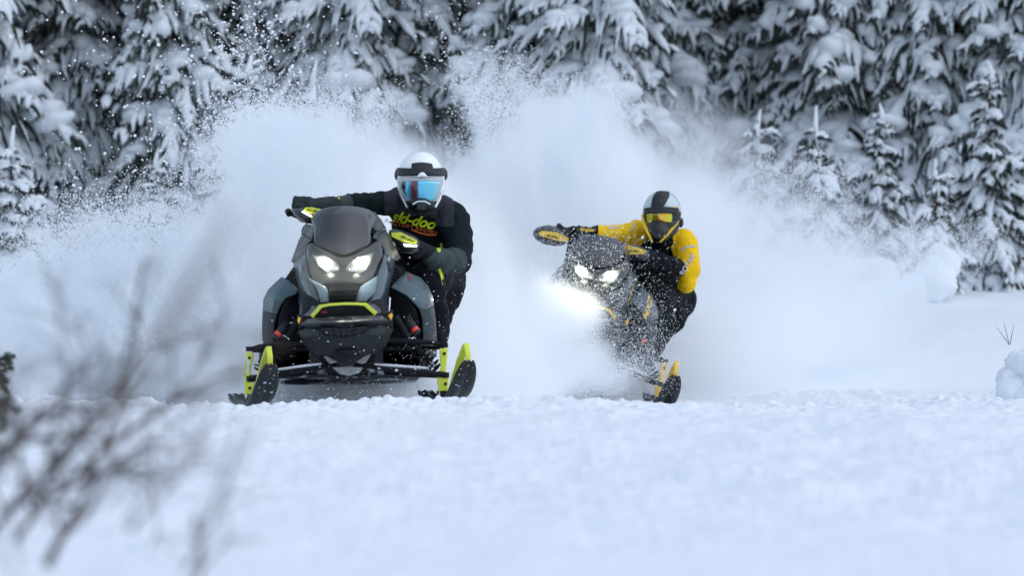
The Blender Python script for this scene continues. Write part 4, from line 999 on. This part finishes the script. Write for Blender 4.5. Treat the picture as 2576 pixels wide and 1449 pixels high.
def glove(parent, mat, palm, dirf, up, s=1.0, side=1, wrist=None):
    """gloved hand closed round a grip: palm, four bent fingers, thumb"""
    f = Vector(dirf).normalized(); u = Vector(up).normalized(); w = f.cross(u).normalized(); p = Vector(palm)
    bones = [(p - f * .03 * s, .036 * s, p + f * .03 * s, .038 * s, 0), (p + w * .025 * s, .030 * s, p - w * .025 * s, .030 * s, 0)]
    if wrist is not None: bones.append((Vector(wrist), .045 * s, p - f * .02 * s, .036 * s, 0))
    for i, (off, ln) in enumerate(((-.036, .030), (-.012, .035), (.012, .033), (.036, .026))):
        a = p + f * .045 * s + w * off * s; b = a + (f * .75 + u * .1) * ln * s; c = b + (f * .15 - u * .95) * ln * 1.05 * s; d = c + (-f * .8 - u * .35) * ln * .8 * s
        bones += [(a, .0145 * s, b, .0135 * s, 0), (b, .0135 * s, c, .0125 * s, 0), (c, .0125 * s, d, .011 * s, 0)]
    a = p - f * .01 * s + w * .035 * side * s - u * .01 * s; b = a + (f * .5 + w * .4 * side - u * .5) * .04 * s; c = b + (f * .8 - u * .4) * .03 * s
    bones += [(a, .018 * s, b, .016 * s, 0), (b, .016 * s, c, .013 * s, 0)]
    return body_mesh('glove', bones, [mat], parent, tuple(p), voxel=.0055, wrinkle=.003, smooth=1, wf=40)

def dome(w, cen, rad, rows, off=.0, n=11, mb=None, ybias=0.0):
    """patch lying on the front of an ellipsoid; rows = [(y, x_left, x_right) or (y_left, x_left, x_right, y_mid)] in window pixels"""
    mb = mb or MB(); c = Vector(cen); V = []
    for r in rows:
        for j in range(n):
            t = j / (n - 1); x = r[1] + (r[2] - r[1]) * t
            y = r[0] if len(r) < 4 else r[0] + (r[3] - r[0]) * (1 - (2 * t - 1) ** 2)
            p = W(w, x, y, c.y)
            u = (p.x - c.x) / (rad[0] + off); v = (p.z - c.z) / (rad[2] + off); q = max(0.0, 1 - u * u - v * v)
            V.append(Vector((p.x, c.y - (rad[1] + off) * math.sqrt(q) - ybias, p.z)))
    m = len(rows)
    return mb.add(V, [(i * n + j, i * n + j + 1, (i + 1) * n + j + 1, (i + 1) * n + j) for i in range(m - 1) for j in range(n - 1)])

# ---- left rider: black jersey, white helmet
def A(x, y, Y): return W('A', x, y, Y)
bn = [(A(1860, 1230, .80), .175, A(1790, 1010, .66), .165, 0, .8), (A(1790, 1010, .66), .165, A(1740, 760, .50), .185, 0, .72), (A(1740, 760, .50), .175, A(1740, 640, .42), .12, 2, .8),
      (A(1560, 600, .42), .095, A(1900, 640, .42), .10, 2, .9), (A(1740, 620, .38), .085, A(1738, 500, .30), .08, 0),
      # arm stretched to the left-hand grip
      (A(1530, 560, .40), .092, A(1340, 560, .32), .078, 1), (A(1340, 560, .32), .078, A(1060, 570, .20), .060, 1), (A(1060, 570, .20), .060, A(840, 580, .10), .048, 3),
      # bent arm, elbow out to the right
      (A(2010, 700, .40), .100, A(2090, 930, .36), .088, 1), (A(2090, 930, .36), .088, A(2110, 1120, .26), .072, 1), (A(2110, 1120, .26), .070, A(1930, 1110, .12), .070, 3), (A(1930, 1110, .12), .068, A(1830, 1070, .04), .060, 3),
      # hips and legs
      (A(1790, 1300, .86), .15, A(1950, 1320, .86), .14, 4), (A(1940, 1330, .82), .125, A(1790, 1290, .16), .098, 4), (A(1790, 1300, .16), .098, A(1870, 1640, .30), .075, 4), (A(1870, 1640, .30), .075, A(1880, 1830, .40), .070, 4),
      (A(1990, 1300, .75), .10, A(1960, 1480, .60), .10, 4), (A(1960, 1480, .60), .09, A(1900, 1700, .50), .07, 4),
      (A(1700, 1320, .84), .13, A(1280, 1260, .30), .095, 4), (A(1280, 1260, .30), .095, A(1200, 1700, .50), .07, 4),
      (A(1880, 1850, .46), .065, A(1880, 1880, .20), .055, 4), (A(1200, 1800, .62), .065, A(1200, 1830, .36), .055, 4)]
r1loc = tuple(A(1850, 1880, .5))
def zone1(c, bi_, k):
    if k == 1 and c[0] < A(1000, 0, .2).x: return 3
    px, py = c[0], c[2]
    lim = 690 if A(1440, 0, .4).x < px < A(1860, 0, .4).x else 780
    if k in (0, 1, 2) and py > A(0, lim, .4).z and A(1390, 0, .4).x < px < A(2060, 0, .4).x: return 2
    if k == 2: return 0
    return None
rider1 = body_mesh('person', bn, [M_JBLACK, M_JSLEEVE, M_JGREY, M_JFORE, M_PANT], None, r1loc, zone=zone1, wrinkle=.024)
tag(rider1, 'rider in black jersey and white helmet leaning off the grey-green snowmobile', 'person', 'riders on the snowmobiles')
bv1 = bvh_of([rider1])
glove(rider1, M_GLOVE, A(660, 580, -.0), (-.9, -.3, .15), (0.15, -.5, .85), 1.15, 1, A(880, 585, .09))
glove(rider1, M_GLOVEB, A(1690, 980, -.03), (-.7, -.6, .3), (.2, -.5, .8), 1.1, -1, A(1830, 1060, .04))
# strap and lime stripe on the trousers, prints on the jersey
def strip_on(bv, w, pts, hw, name, mat, par, off=.004, Yg=-.3):
    m = MB(); V = []
    dense = []
    for a, b in zip(pts[:-1], pts[1:]):
        for i in range(8): dense.append((a[0] + (b[0] - a[0]) * i / 8, a[1] + (b[1] - a[1]) * i / 8))
    dense.append(pts[-1])
    for i, p in enumerate(dense):
        a = dense[max(i - 1, 0)]; b = dense[min(i + 1, len(dense) - 1)]; dx, dy = b[0] - a[0], b[1] - a[1]; L = math.hypot(dx, dy) + 1e-6
        for s in (-1, 1):
            q = W(w, p[0] - dy / L * hw * s, p[1] + dx / L * hw * s, Yg + .5)
            d = (q - CAM).normalized(); hit = bv.ray_cast(CAM + d * 19.5, d, 10)
            V.append((hit[0] - d * off) if hit[0] is not None else (V[-2] if len(V) > 1 else q))
    n = len(dense); V2 = V + [v + Vector((0, .003, 0)) for v in V]; k = 2 * n
    m.add(V2, [(2 * i, 2 * i + 1, 2 * i + 3, 2 * i + 2) for i in range(n - 1)] + [(k + 2 * i, k + 2 * i + 2, k + 2 * i + 3, k + 2 * i + 1) for i in range(n - 1)] + [(2 * i, 2 * i + 2, k + 2 * i + 2, k + 2 * i) for i in range(n - 1)] + [(2 * i + 1, k + 2 * i + 1, k + 2 * i + 3, 2 * i + 3) for i in range(n - 1)])
    return m.build(name, mat, par)
strip_on(bv1, 'A', [(1908, 1195), (1935, 1270), (1952, 1350)], 13, 'leg_stripe', M_LIMEP, rider1)
text_mesh('ski-doo', .082, 'lettering', M_LIMEP, rider1, facing(A(1642, 722, .1), R(-12)), bv1, shear=.4, bold=.03, sx=1.0, off=.006)
text_mesh('FACTORY RACING', .027, 'lettering', M_ORANGEP, rider1, facing(A(1632, 788, .1), R(-13)), bv1, shear=.2, bold=.02, space=1.35, off=.006)
strip_on(bv1, 'A', [(1640, 818), (1720, 850), (1800, 868), (1880, 872)], 7, 'jersey_stripe', M_ORANGEP, rider1)
text_mesh('ski-doo', .030, 'lettering', M_LIMEP, rider1, facing(A(870, 512, .1), R(-2)), bv1, shear=.3, bold=.03)
text_mesh('doo', .034, 'lettering', M_LIMEP, rider1, facing(A(1905, 990, .0), R(80)), bv1, bold=.03)
# helmet
hc = A(1732, 350, .20); hr = (.136, .150, .168)
helm = MB().ball(hc, hr, 32, 22).build('helmet', M_HWHITE, rider1)
ch = MB().ball(A(1732, 560, .185), (.092, .150, .062), 24, 14); ch.build('chin_bar', M_HBLACK, helm, sub=1)
bd = dome('A', hc, hr, [(222, 1500, 1968, 238), (245, 1496, 1970, 250), (290, 1498, 1968, 285), (310, 1515, 1958, 308)], .010, 25); bd.build('helmet_band', M_HBLACK, helm, solid=.012, sub=1)
dome('A', hc, hr, [(190, 1640, 1845, 178), (215, 1650, 1850, 200), (255, 1640, 1860, 250), (318, 1610, 1880, 300)], .022, 11).build('helmet_peak', M_HBLACK, helm, solid=.012, sub=1)
dome('A', hc, hr, [(318, 1700, 1800, 275), (322, 1700, 1805, 318)], .026, 9).build('peak_vent', M_HWHITE, helm, solid=.004)
dome('A', hc, hr, [(318, 1515, 1955, 325), (345, 1510, 1955, 350), (380, 1518, 1950, 385), (450, 1540, 1925, 455), (520, 1575, 1895, 525), (560, 1610, 1860, 550), (590, 1660, 1815, 560)], .014, 19).build('face_shield', M_HFRAME, helm, solid=.006, sub=1)
dome('A', hc, hr, [(362, 1548, 1925, 356), (400, 1545, 1925, 400), (450, 1562, 1905, 455), (500, 1590, 1878, 505), (535, 1615, 1858, 530), (562, 1650, 1835, 535)], .024, 15).build('goggle_lens', M_LBLUE, helm, solid=.004, sub=1)
strap = MB().tube([W('A', *p) for p in ((1535, 440, .16), (1548, 510, .10), (1598, 605, .05))], .006, 6); strap.build('silver_strip', M_HSILV, helm)
MB().tube([W('A', *p) for p in ((1935, 440, .16), (1915, 520, .10), (1868, 605, .05))], .006, 6).build('silver_strip', M_HSILV, helm)
MB().tube([W('A', *p) for p in ((1655, 575, .035), (1700, 548, .030), (1770, 548, .030), (1820, 575, .035))], .006, 6).build('nose_trim', M_HSILV, helm)
dome('A', hc, hr, [(545, 1575, 1893, 585), (575, 1592, 1872, 608), (605, 1620, 1842, 628), (632, 1670, 1792, 640)], .013, 15).build('jaw_guard', M_HBLACK, helm, solid=.01, sub=1)
MB().box(A(1732, 600, .035), (.05, .03, .045)).build('breath_vent', M_HBLACK, helm, bevel=.01)
MB().ball(A(1497, 290, .20), (.012, .03, .03), 10, 8).build('side_pod', M_HBLACK, helm)
MB().ball(A(1968, 290, .20), (.012, .03, .03), 10, 8).build('side_pod', M_HBLACK, helm)

# ---- right rider: yellow jacket, silver and black helmet
D2 = 5.05
def Hq(x, y, Y): return W('H', x, y, D2 + Y)
bn = [(Hq(1850, 1420, .80), .16, Hq(1790, 1180, .66), .165, 0, .85), (Hq(1790, 1180, .66), .165, Hq(1740, 900, .50), .175, 0, .75), (Hq(1740, 900, .50), .165, Hq(1740, 780, .42), .12, 0, .8),
      (Hq(1500, 680, .40), .092, Hq(1960, 800, .42), .10, 0, .9), (Hq(1740, 780, .38), .085, Hq(1740, 640, .30), .08, 0),
      (Hq(1480, 650, .38), .090, Hq(1230, 690, .26), .082, 1), (Hq(1230, 690, .26), .080, Hq(1000, 675, .16), .070, 1), (Hq(1000, 675, .16), .068, Hq(940, 675, .13), .066, 1), (Hq(900, 675, .12), .058, Hq(620, 675, .04), .050, 2),
      (Hq(1990, 800, .40), .100, Hq(2070, 1000, .36), .098, 1), (Hq(2070, 1000, .36), .096, Hq(2100, 1140, .30), .088, 1), (Hq(2100, 1140, .30), .085, Hq(2070, 1300, .30), .065, 1),
      (Hq(1950, 1090, .20), .07, Hq(1840, 1060, .08), .070, 2), (Hq(1840, 1060, .08), .068, Hq(1690, 1010, .0), .060, 2),
      (Hq(1440, 1150, .36), .10, Hq(1740, 1250, .55), .13, 3), (Hq(1780, 1480, .86), .15, Hq(1920, 1520, .86), .15, 3), (Hq(1900, 1500, .82), .13, Hq(1700, 1450, .10), .10, 3), (Hq(1700, 1450, .10), .10, Hq(1700, 1900, .34), .075, 3),
      (Hq(1920, 1520, .84), .14, Hq(1850, 1760, .55), .105, 3), (Hq(1850, 1760, .55), .10, Hq(1720, 2000, .45), .075, 3), (Hq(1700, 1900, .34), .07, Hq(1680, 2060, .40), .065, 3),
      (Hq(1720, 1500, .84), .13, Hq(1350, 1450, .30), .095, 3), (Hq(1350, 1450, .30), .09, Hq(1300, 1900, .50), .07, 3), (Hq(1680, 2080, .42), .06, Hq(1680, 2100, .18), .052, 3), (Hq(1300, 1960, .55), .06, Hq(1300, 1990, .30), .052, 3)]
def zone2(c, b_, k):
    px = ((c[0]) * F / (22 + D2 + .3) + 1287.5 - 1317.7) / .1986; py = (747 - (c[2] - .6) * F / (22 + D2 + .3) - 454.4) / .1986
    if k == 1: return 1 if px > 935 else 2
    if k == 0:
        if px > 1900 and py > 640 and (py - 640) < (px - 1850) * 1.1 + 60: return 1
        if px < 1590 and py < 690: return 1
        if 1560 < px < 1960 and py < 620: return 0
    return None
r2loc = tuple(Hq(1690, 2110, .4))
rider2 = body_mesh('person', bn, [M_JBLACK, M_YJ, M_JBLACK, M_PANT], None, r2loc, zone=zone2, wrinkle=.026)
tag(rider2, 'rider in yellow jacket and silver and black helmet leaning off the dark snowmobile', 'person', 'riders on the snowmobiles')
bv2 = bvh_of([rider2])
glove(rider2, M_GLOVE, Hq(480, 660, .02), (-.9, -.3, .1), (0.1, -.5, .85), 1.15, 1, Hq(660, 675, .04))
glove(rider2, M_GLOVEB, Hq(1620, 960, -.03), (-.7, -.6, .3), (.2, -.5, .8), 1.15, -1, Hq(1720, 1020, .02))
strip_on(bv2, 'H', [(1400, 525), (1385, 590), (1360, 655)], 11, 'reflective_tape', M_SILVERP, rider2, Yg=4.9)
strip_on(bv2, 'H', [(1985, 890), (2050, 845), (2120, 825), (2180, 835)], 11, 'reflective_tape', M_SILVERP, rider2, Yg=4.9)
strip_on(bv2, 'H', [(1065, 605), (1100, 598), (1200, 590)], 12, 'reflective_tape', M_SILVERP, rider2, Yg=4.9)
text_mesh('ROTAX', .050, 'lettering', M_SILVERP, rider2, facing(Hq(2080, 1065, .1), R(58)), bv2, shear=.1, bold=.03, off=.006)
text_mesh('ski-doo', .036, 'lettering', M_YPRINT, rider2, facing(Hq(785, 618, .0), R(-4)), bv2, shear=.3, bold=.03, off=.006)
hc = Hq(1745, 400, .20); hr = (.134, .150, .150)
helm = MB().ball(hc, hr, 32, 22).build('helmet', M_HGREY, rider2)
MB().ball(Hq(1700, 640, .10), (.085, .135, .085), 22, 14).build('chin_bar', M_HBLACK, helm, sub=1)
MB().ball(Hq(1760, 560, .18), (.115, .14, .10), 22, 14).build('lower_shell', M_HBLACK, helm, sub=1)
dome('H', hc, hr, [(130, 1690, 1830), (180, 1630, 1850), (240, 1612, 1815), (320, 1600, 1770), (360, 1590, 1740)], .008, 9).build('top_stripe', M_HBLACK, helm, solid=.006, sub=1)
dome('H', hc, hr, [(350, 1510, 1950, 335), (375, 1506, 1960, 350), (410, 1512, 1950, 405), (428, 1530, 1915, 420)], .034, 15).build('helmet_peak', M_HBLACK, helm, solid=.012, sub=1)
dome('H', hc, hr, [(385, 1505, 1985, 400), (450, 1505, 1985, 450), (520, 1515, 1965, 520), (590, 1545, 1925, 590), (625, 1560, 1890, 610)], .008, 15).build('eye_port', M_HBLACK, helm, solid=.008, sub=1)
dome('H', hc, hr, [(420, 1550, 1860, 416), (450, 1542, 1868, 450), (510, 1545, 1868, 510), (560, 1560, 1850, 560), (585, 1590, 1815, 560)], .018, 13).build('goggle_lens', M_LYEL, helm, solid=.004, sub=1)
dome('H', hc, hr, [(545, 1640, 1720, 540), (600, 1610, 1760, 600)], .026, 7).build('nose_guard', M_HBLACK, helm, solid=.01, sub=1)
for pts in (((1500, 430, .17), (1515, 540, .10), (1570, 660, .02), (1622, 775, -.02)), ((1985, 410, .19), (1930, 540, .11), (1830, 660, .02), (1722, 780, -.02))):
    MB().tube([Hq(*p) for p in pts], [.011, .013, .012, .006], 6, .6).build('yellow_stripe', M_YEL, helm)
for pts in (((1770, 370, .055), (1860, 350, .06), (1960, 325, .12)), ((1520, 345, .11), (1545, 362, .08), (1600, 365, .06))):
    MB().tube([Hq(*p) for p in pts], [.005, .007, .007], 6, .6).build('yellow_stripe', M_YEL, helm)
MB().ball(Hq(1985, 530, .22), (.02, .035, .035), 10, 8).build('side_pod', M_HBLACK, helm)
MB().box(Hq(1680, 690, -.01), (.055, .03, .05)).build('breath_vent', M_HBLACK, helm, bevel=.01)

# bits of snow stuck to the lower parts of the machines and the riders' legs
def stuck_snow(root, objs, x0, x1, y0, y1, n, seed, Y):
    bv = bvh_of(objs); r = random.Random(seed); m = MB()
    for _ in range(n * 3):
        if m.n > n * 48: break
        q = P(r.uniform(x0, x1), y0 + (y1 - y0) * r.random() ** .6, Y); o = CAM + Vector((r.uniform(-6, 6), 0, r.uniform(-.5, 3))); d = (q - o).normalized()
        hit = bv.ray_cast(o + d * 18, d, 12)
        if hit[0] is None: continue
        s = .0014 + .005 * r.random() ** 3; b = MB().ball(hit[0], (s * r.uniform(.8, 1.8), s * .6, s * r.uniform(.6, 1.1)), 7, 5)
        m.add(b.v[0], b.f)
    m.build('stuck_snow', M_SNOWBIT, root)['kind'] = 'stuff'
stuck_snow(sled1, [o for o in sled1.children if o.type == 'MESH'], 600, 1220, 780, 1010, 170, 4, -.5)
stuck_snow(rider1, [rider1], 1000, 1180, 640, 860, 60, 5, .3)
stuck_snow(sled2, [o for o in sled2.children if o.type == 'MESH'], 1400, 1720, 680, 1000, 110, 6, 4.6)
# ------------------------------------------------------------------ flying snow grains
def grains(spec, label, name='snow_spray'):
    A_ = []; S_ = []
    for (pts, spread, n, size) in spec:
        pts = np.array([tuple(P(x, y, Y)) for x, y, Y in pts]); k = rng.random(n) * (len(pts) - 1); i = k.astype(int); f = (k - i)[:, None]
        c = pts[i] * (1 - f) + pts[np.minimum(i + 1, len(pts) - 1)] * f
        q = c + rng.normal(size=(n, 3)) * np.array(spread) * (.4 + .9 * rng.random((n, 1)))
        q = q + .3 * np.stack([vnoise(q[:, 0] * 2.2 + k_ * 9, q[:, 1] * 2.2, q[:, 2] * 2.2 + k_) for k_ in range(3)], -1) * np.array(spread).mean() * 2
        A_.append(q); S_.append(size * np.exp(np.clip(rng.normal(size=n), -2.2, 2.0) * .5))
    A_ = np.concatenate(A_); S_ = np.concatenate(S_); g = A_[:, 2] > ground_h(A_[:, 0], A_[:, 1])
    return points_object(name, A_[g], S_[g], label, 'snow spray')
# over the forest above the left plume, and round the rims of both clouds
grains([([(250, 560, 2), (420, 520, 2), (560, 420, 2.4), (640, 260, 2.6), (600, 100, 2.8), (680, 20, 3)], (.36, .5, .30), 3200, .0035), ([(300, 540, 2), (480, 470, 2), (600, 300, 2.4), (700, 300, 2.4)], (.20, .4, .18), 9000, .0015),
        ([(120, 640, 2), (260, 560, 2), (400, 560, 2)], (.22, .4, .16), 14000, .0016), ([(0, 300, 2), (250, 150, 2.5), (500, 60, 3)], (.9, .5, .5), 260, .0042),
        ([(80, 620, 2), (200, 640, 2), (100, 700, 2)], (.25, .4, .12), 14000, .0015)], 'loose snow grains flying against the dark forest above the left plume')
grains([([(640, 330, 3), (720, 280, 3), (820, 310, 3), (900, 380, 3)], (.13, .4, .08), 30000, .0016), ([(1220, 330, 7), (1280, 230, 7), (1180, 180, 7), (1100, 60, 7.5)], (.20, .5, .25), 900, .0029),
        ([(1220, 340, 7), (1290, 270, 7), (1200, 240, 7)], (.14, .5, .16), 8000, .0016), ([(560, 420, 3), (620, 340, 3)], (.10, .4, .14), 9000, .002)], 'fine snow grains fraying off the tops of both powder plumes')
# in front of the second machine
grains([([(1360, 700, 4.0), (1330, 820, 3.8), (1400, 900, 3.8)], (.14, .30, .16), 80000, .0010), ([(1340, 980, 3.8), (1450, 950, 3.9), (1540, 940, 4.0)], (.22, .28, .11), 75000, .0010), ([(1450, 760, 4.0), (1480, 860, 4.0)], (.13, .25, .12), 18000, .0010),
        ([(1560, 720, 4.1), (1600, 820, 4.1), (1620, 930, 4.1)], (.20, .2, .18), 6000, .0011), ([(1450, 600, 4.1), (1600, 640, 4.1)], (.20, .2, .10), 700, .0015), ([(1650, 900, 4.2), (1700, 960, 4.2)], (.10, .2, .10), 500, .0016),
        ([(1400, 640, 4.0), (1480, 650, 4.0)], (.10, .2, .08), 700, .0013), ([(1600, 780, 4.0), (1640, 980, 4.0)], (.25, .3, .2), 90, .0036)], 'dense sparkling snow grains blowing across the nose of the dark snowmobile')
# kicked up between the skis of the first machine
grains([([(800, 960, .6), (960, 960, .6), (1040, 980, .6)], (.12, .4, .06), 3500, .0024), ([(640, 990, .2), (760, 990, .5), (900, 1000, .5)], (.12, .4, .03), 2500, .0028), ([(1000, 850, -.3), (1050, 950, -.5)], (.12, .2, .15), 250, .002)], 'snow grains kicked up under the grey-green snowmobile')
fog_object('powder_veil', fogp([(1400, 790, 3.7, .34, .35, .24, .8), (1300, 850, 3.6, .34, .40, .32, .8), (1410, 920, 3.7, .40, .35, .22, .9), (1540, 975, 3.9, .30, .3, .10, .5), (1200, 760, 3.6, .30, .4, .22, .6)]),
           ((-1.0, 2.9, -.1), (1.3, 4.5, 1.1)), .03, 3.6, 'bright powder blowing across the nose of the dark snowmobile', 'powder snow', turb=.22, fq=1.8, seedo=2.1)
fog_object('powder_veil', [(P(868, 665, -1.15), (.34, .28, .2), .5)], ((-1.5, -1.6, .3), (-.4, -.85, 1.1)), .04, .12, 'thin haze added for a glow round the headlights of the grey-green snowmobile', 'powder snow', turb=.1, fq=1.5, seedo=8.3)  # haze added ahead of the lamps so their beams make a glow
fog_object('powder_veil', fogp([(870, 975, 1.0, .75, .5, .18, .9), (880, 1000, .25, .45, .25, .10, 1), (650, 1010, .3, .3, .3, .07, .6), (620, 985, .9, .5, .6, .2, .5), (1200, 950, 2.6, .7, .8, .35, .6)]), ((-2.8, -.1, -.12), (1.0, 3.6, .7)), .035, 4.5, 'low powder swirling round the track of the grey-green snowmobile', 'powder snow', turb=.25, fq=1.5, seedo=3.3)

# ------------------------------------------------------------------ bare shrub and twigs close to the camera, small things at the rims
M_TWIG = make_mat('bare_twig', (.050, .032, .026), .8, vary=.3, vscale=20)
M_TWIGP = make_mat('pale_dry_twig', (.16, .135, .125), .8, vary=.2, vscale=20)
def twig_tree(m, r, p, d, L, rad, depth, spread=.5):
    n = 5; pts = [Vector(p)]; dd = Vector(d).normalized()
    for i in range(n):
        dd = (dd + Vector((r.uniform(-.1, .1), r.uniform(-.1, .1), r.uniform(-.06, .06)))).normalized(); pts.append(pts[-1] + dd * L / n)
    m.tube(pts, [rad * (1 - .5 * i / n) for i in range(n + 1)], 6)
    if depth:
        for k in range(r.choice((2, 3, 3))):
            i = r.randrange(2, n + 1); e = (dd + Vector((r.uniform(-spread, spread), r.uniform(-spread, spread), r.uniform(-spread, spread)))).normalized()
            twig_tree(m, r, pts[i], e, L * r.uniform(.5, .75), rad * .6, depth - 1, spread)
def shrub(seed, stems, mat, label, depth=3, spread=.45):
    r = random.Random(seed); m = MB()
    for a, b, rad, dp in stems:
        p0, p1 = P(*a), P(*b); twig_tree(m, r, p0, p1 - p0, (p1 - p0).length, rad, dp, spread)
    base = P(*stems[0][0]); o = m.build('bare_shrub', mat, None, loc=tuple(base)); tag(o, label, 'shrub'); return o
# (pixel, pixel, depth) of foot and tip; the feet go down into the snow below the frame
shrub(3, [((120, 1420, -15.2), (310, 1090, -14.8), .0085, 4), ((60, 1330, -15.2), (230, 1110, -14.9), .0065, 4), ((-40, 1200, -15.1), (120, 1050, -15.0), .0075, 4), ((-60, 1380, -15.3), (110, 1180, -15.0), .0065, 4), ((10, 1180, -15.2), (60, 1060, -15), .0045, 2), ((200, 1300, -15.1), (420, 1100, -15), .0035, 2)], M_TWIG, 'bare brown shrub blurred close to the camera in the lower left corner', spread=.75)
shrub(27, [((20, 1290, -15.1), (250, 1130, -14.9), .0065, 4), ((-50, 1130, -15.1), (140, 1090, -15), .006, 4), ((40, 1360, -15.2), (160, 1220, -15), .0065, 4), ((130, 1400, -15.1), (190, 1270, -15), .008, 3), ((200, 1180, -14.2), (420, 1010, -14.0), .005, 3), ((120, 1180, -14.6), (330, 880, -14.4), .005, 3)], M_TWIG, 'denser tangle of thin brown twigs at the left edge, below the fir branch tips', spread=.8)
shrub(8, [((250, 1160, -17.6), (545, 520, -17.4), .0042, 1)], M_TWIGP, 'long pale blurred twig crossing in front of the left powder plume', spread=.22)
shrub(12, [((470, 1440, -16.5), (680, 1060, -16.8), .0040, 1), ((480, 1480, -15.8), (560, 1380, -15.6), .0050, 2), ((330, 1330, -15.9), (470, 1170, -15.6), .0045, 2)], M_TWIGP, 'pale dry twigs blurred beside the brown shrub', spread=.5)
# fir sprig at the left rim
def sprig(seed, twigs, label, n=60, nl=.02, nw=.0018):
    r = random.Random(seed); m = MB(); g = MB()
    for tw_ in twigs:
        pts = [P(*p) for p in tw_]; m.tube(pts, [.0035] * (len(pts) - 1) + [.0015], 5)
        for i in range(len(pts) - 1):
            d = (pts[i + 1] - pts[i]); n_ = int(n * d.length / .1) + 4; dn = d.normalized()
            for k in range(n_):
                c = pts[i] + d * (k / n_); s = Vector((r.uniform(-1, 1), r.uniform(-1, 1), r.uniform(-1, 1))).normalized(); s = (s - dn * s.dot(dn)).normalized()
                e = (dn * .7 + s).normalized() * nl * r.uniform(.8, 1.3); w = e.cross(Vector((0, 1, 0))).normalized() * nw
                g.add([c - w, c + w, c + e + w * .4, c + e - w * .4], [(0, 1, 2, 3)])
    e = empty('fir_branch', tuple(P(*twigs[0][0]))); tag(e, label, 'branch')
    m.build('stem', M_BARK, e); g.build('needles', M_FIR, e, smooth=False)['kind'] = 'stuff'
    return e
M_FIR = make_mat('fir_green', (.045, .065, .035), .6)
sprig(1, [[(-50, 925, -5), (0, 903, -5), (36, 896, -5)], [(8, 902, -5), (20, 890, -5.02)], [(10, 903, -5), (28, 918, -5.03), (26, 928, -5)], [(-6, 908, -5), (14, 920, -5), (12, 934, -5)], [(20, 899, -5), (26, 910, -5)]], 'green fir branch tip reaching in at the left edge', 110, .019)
sprig(2, [[(-30, 900, -5.1), (-4, 925, -5.1), (8, 955, -5.1), (14, 986, -5.1)], [(-2, 930, -5.1), (-8, 975, -5.1)], [(2, 945, -5.1), (16, 962, -5.1)]], 'drooping fir branch tip below the upper one at the left edge', 130, .024)
sprig(4, [[(-60, 1000, -11), (5, 1010, -11), (28, 1000, -11)], [(0, 1008, -11), (12, 1050, -11), (4, 1085, -11)], [(-20, 1010, -11), (-10, 1070, -11)], [(10, 1010, -11), (45, 1035, -11)]], 'blurred fir branch nearer the camera at the left edge', 120, .020)
# twigs and a snow clump at the right rim
tw = MB()
for pts in ([(2538, 868, 2), (2522, 845, 2), (2506, 822, 2)], [(2538, 868, 2), (2530, 835, 2), (2524, 812, 2)], [(2540, 866, 2), (2545, 840, 2), (2550, 818, 2)]): tw.tube([P(*p) for p in pts], [.0022, .0018, .001], 5)
tag(tw.build('bare_twigs', M_TWIG, None, loc=tuple(P(2538, 868, 2))), 'three thin bare twigs sticking up from the snow mound at the right edge', 'twigs')
def mound(c, parts, amp, fr, label):
    m = MB()
    for k, (dx, dy, dz, r) in enumerate(parts):
        b = MB().ball((0, 0, 0), (r, r, r), 40, 26); v = b.v[0]; nn = fbm(v[:, 0] * fr + 3 * k, v[:, 1] * fr, v[:, 2] * fr, 4)
        m.add(v * (1 + amp * nn)[:, None] + np.array(c) + np.array((dx, dy, dz)), b.f)
    o = m.build('snow_mound', M_SNOW, None, loc=tuple(c)); tag(o, label, 'snow mound')
mound(P(2590, 975, 2.2), [(0, 0, .06, .17), (-.06, .05, -.02, .16), (.08, .0, .14, .14), (-.02, -.02, .17, .09), (-.11, .02, .05, .08)], .75, 8, 'lumpy snow-covered stump at the right edge under the bare twigs')
mound(P(2345, 700, 14.5), [(0, 0, -.05, .24), (.08, .1, .14, .17), (-.15, 0, -.15, .22)], .6, 4, 'big rounded snow-laden bush at the right end of the powder cloud')
mound(P(2180, 735, 15.5), [(0, 0, 0, .30), (-.3, 0, .05, .28), (.25, 0, -.1, .24)], .9, 5, 'low snow-laden bush at the forest foot, left of the big rounded one')
# snow clods on the bank
cl = MB(); rc = random.Random(9)
for k in range(220):
    dx = rc.uniform(-100, 2700); d = rc.gauss(20.3, .35); x = (dx - 1287.5) * d / F; r_ = .006 + .016 * rc.random() ** 3; z = float(ground_h(x, d - 22))
    V = MB().ball((x, d - 22, z + r_ * .35 + .006), (r_ * rc.uniform(.8, 1.3), r_, r_ * rc.uniform(.6, 1)), 7, 5); v = V.v[0] + fbm(V.v[0][:, 0] * 60, V.v[0][:, 1] * 60, V.v[0][:, 2] * 60, 2)[:, None] * r_ * .5
    cl.add(v, V.f)
tag(cl.build('snow_clods', M_SNOW, None), 'loose snow clods lying along the bank in front of the skis', 'snow clods', kind='stuff')
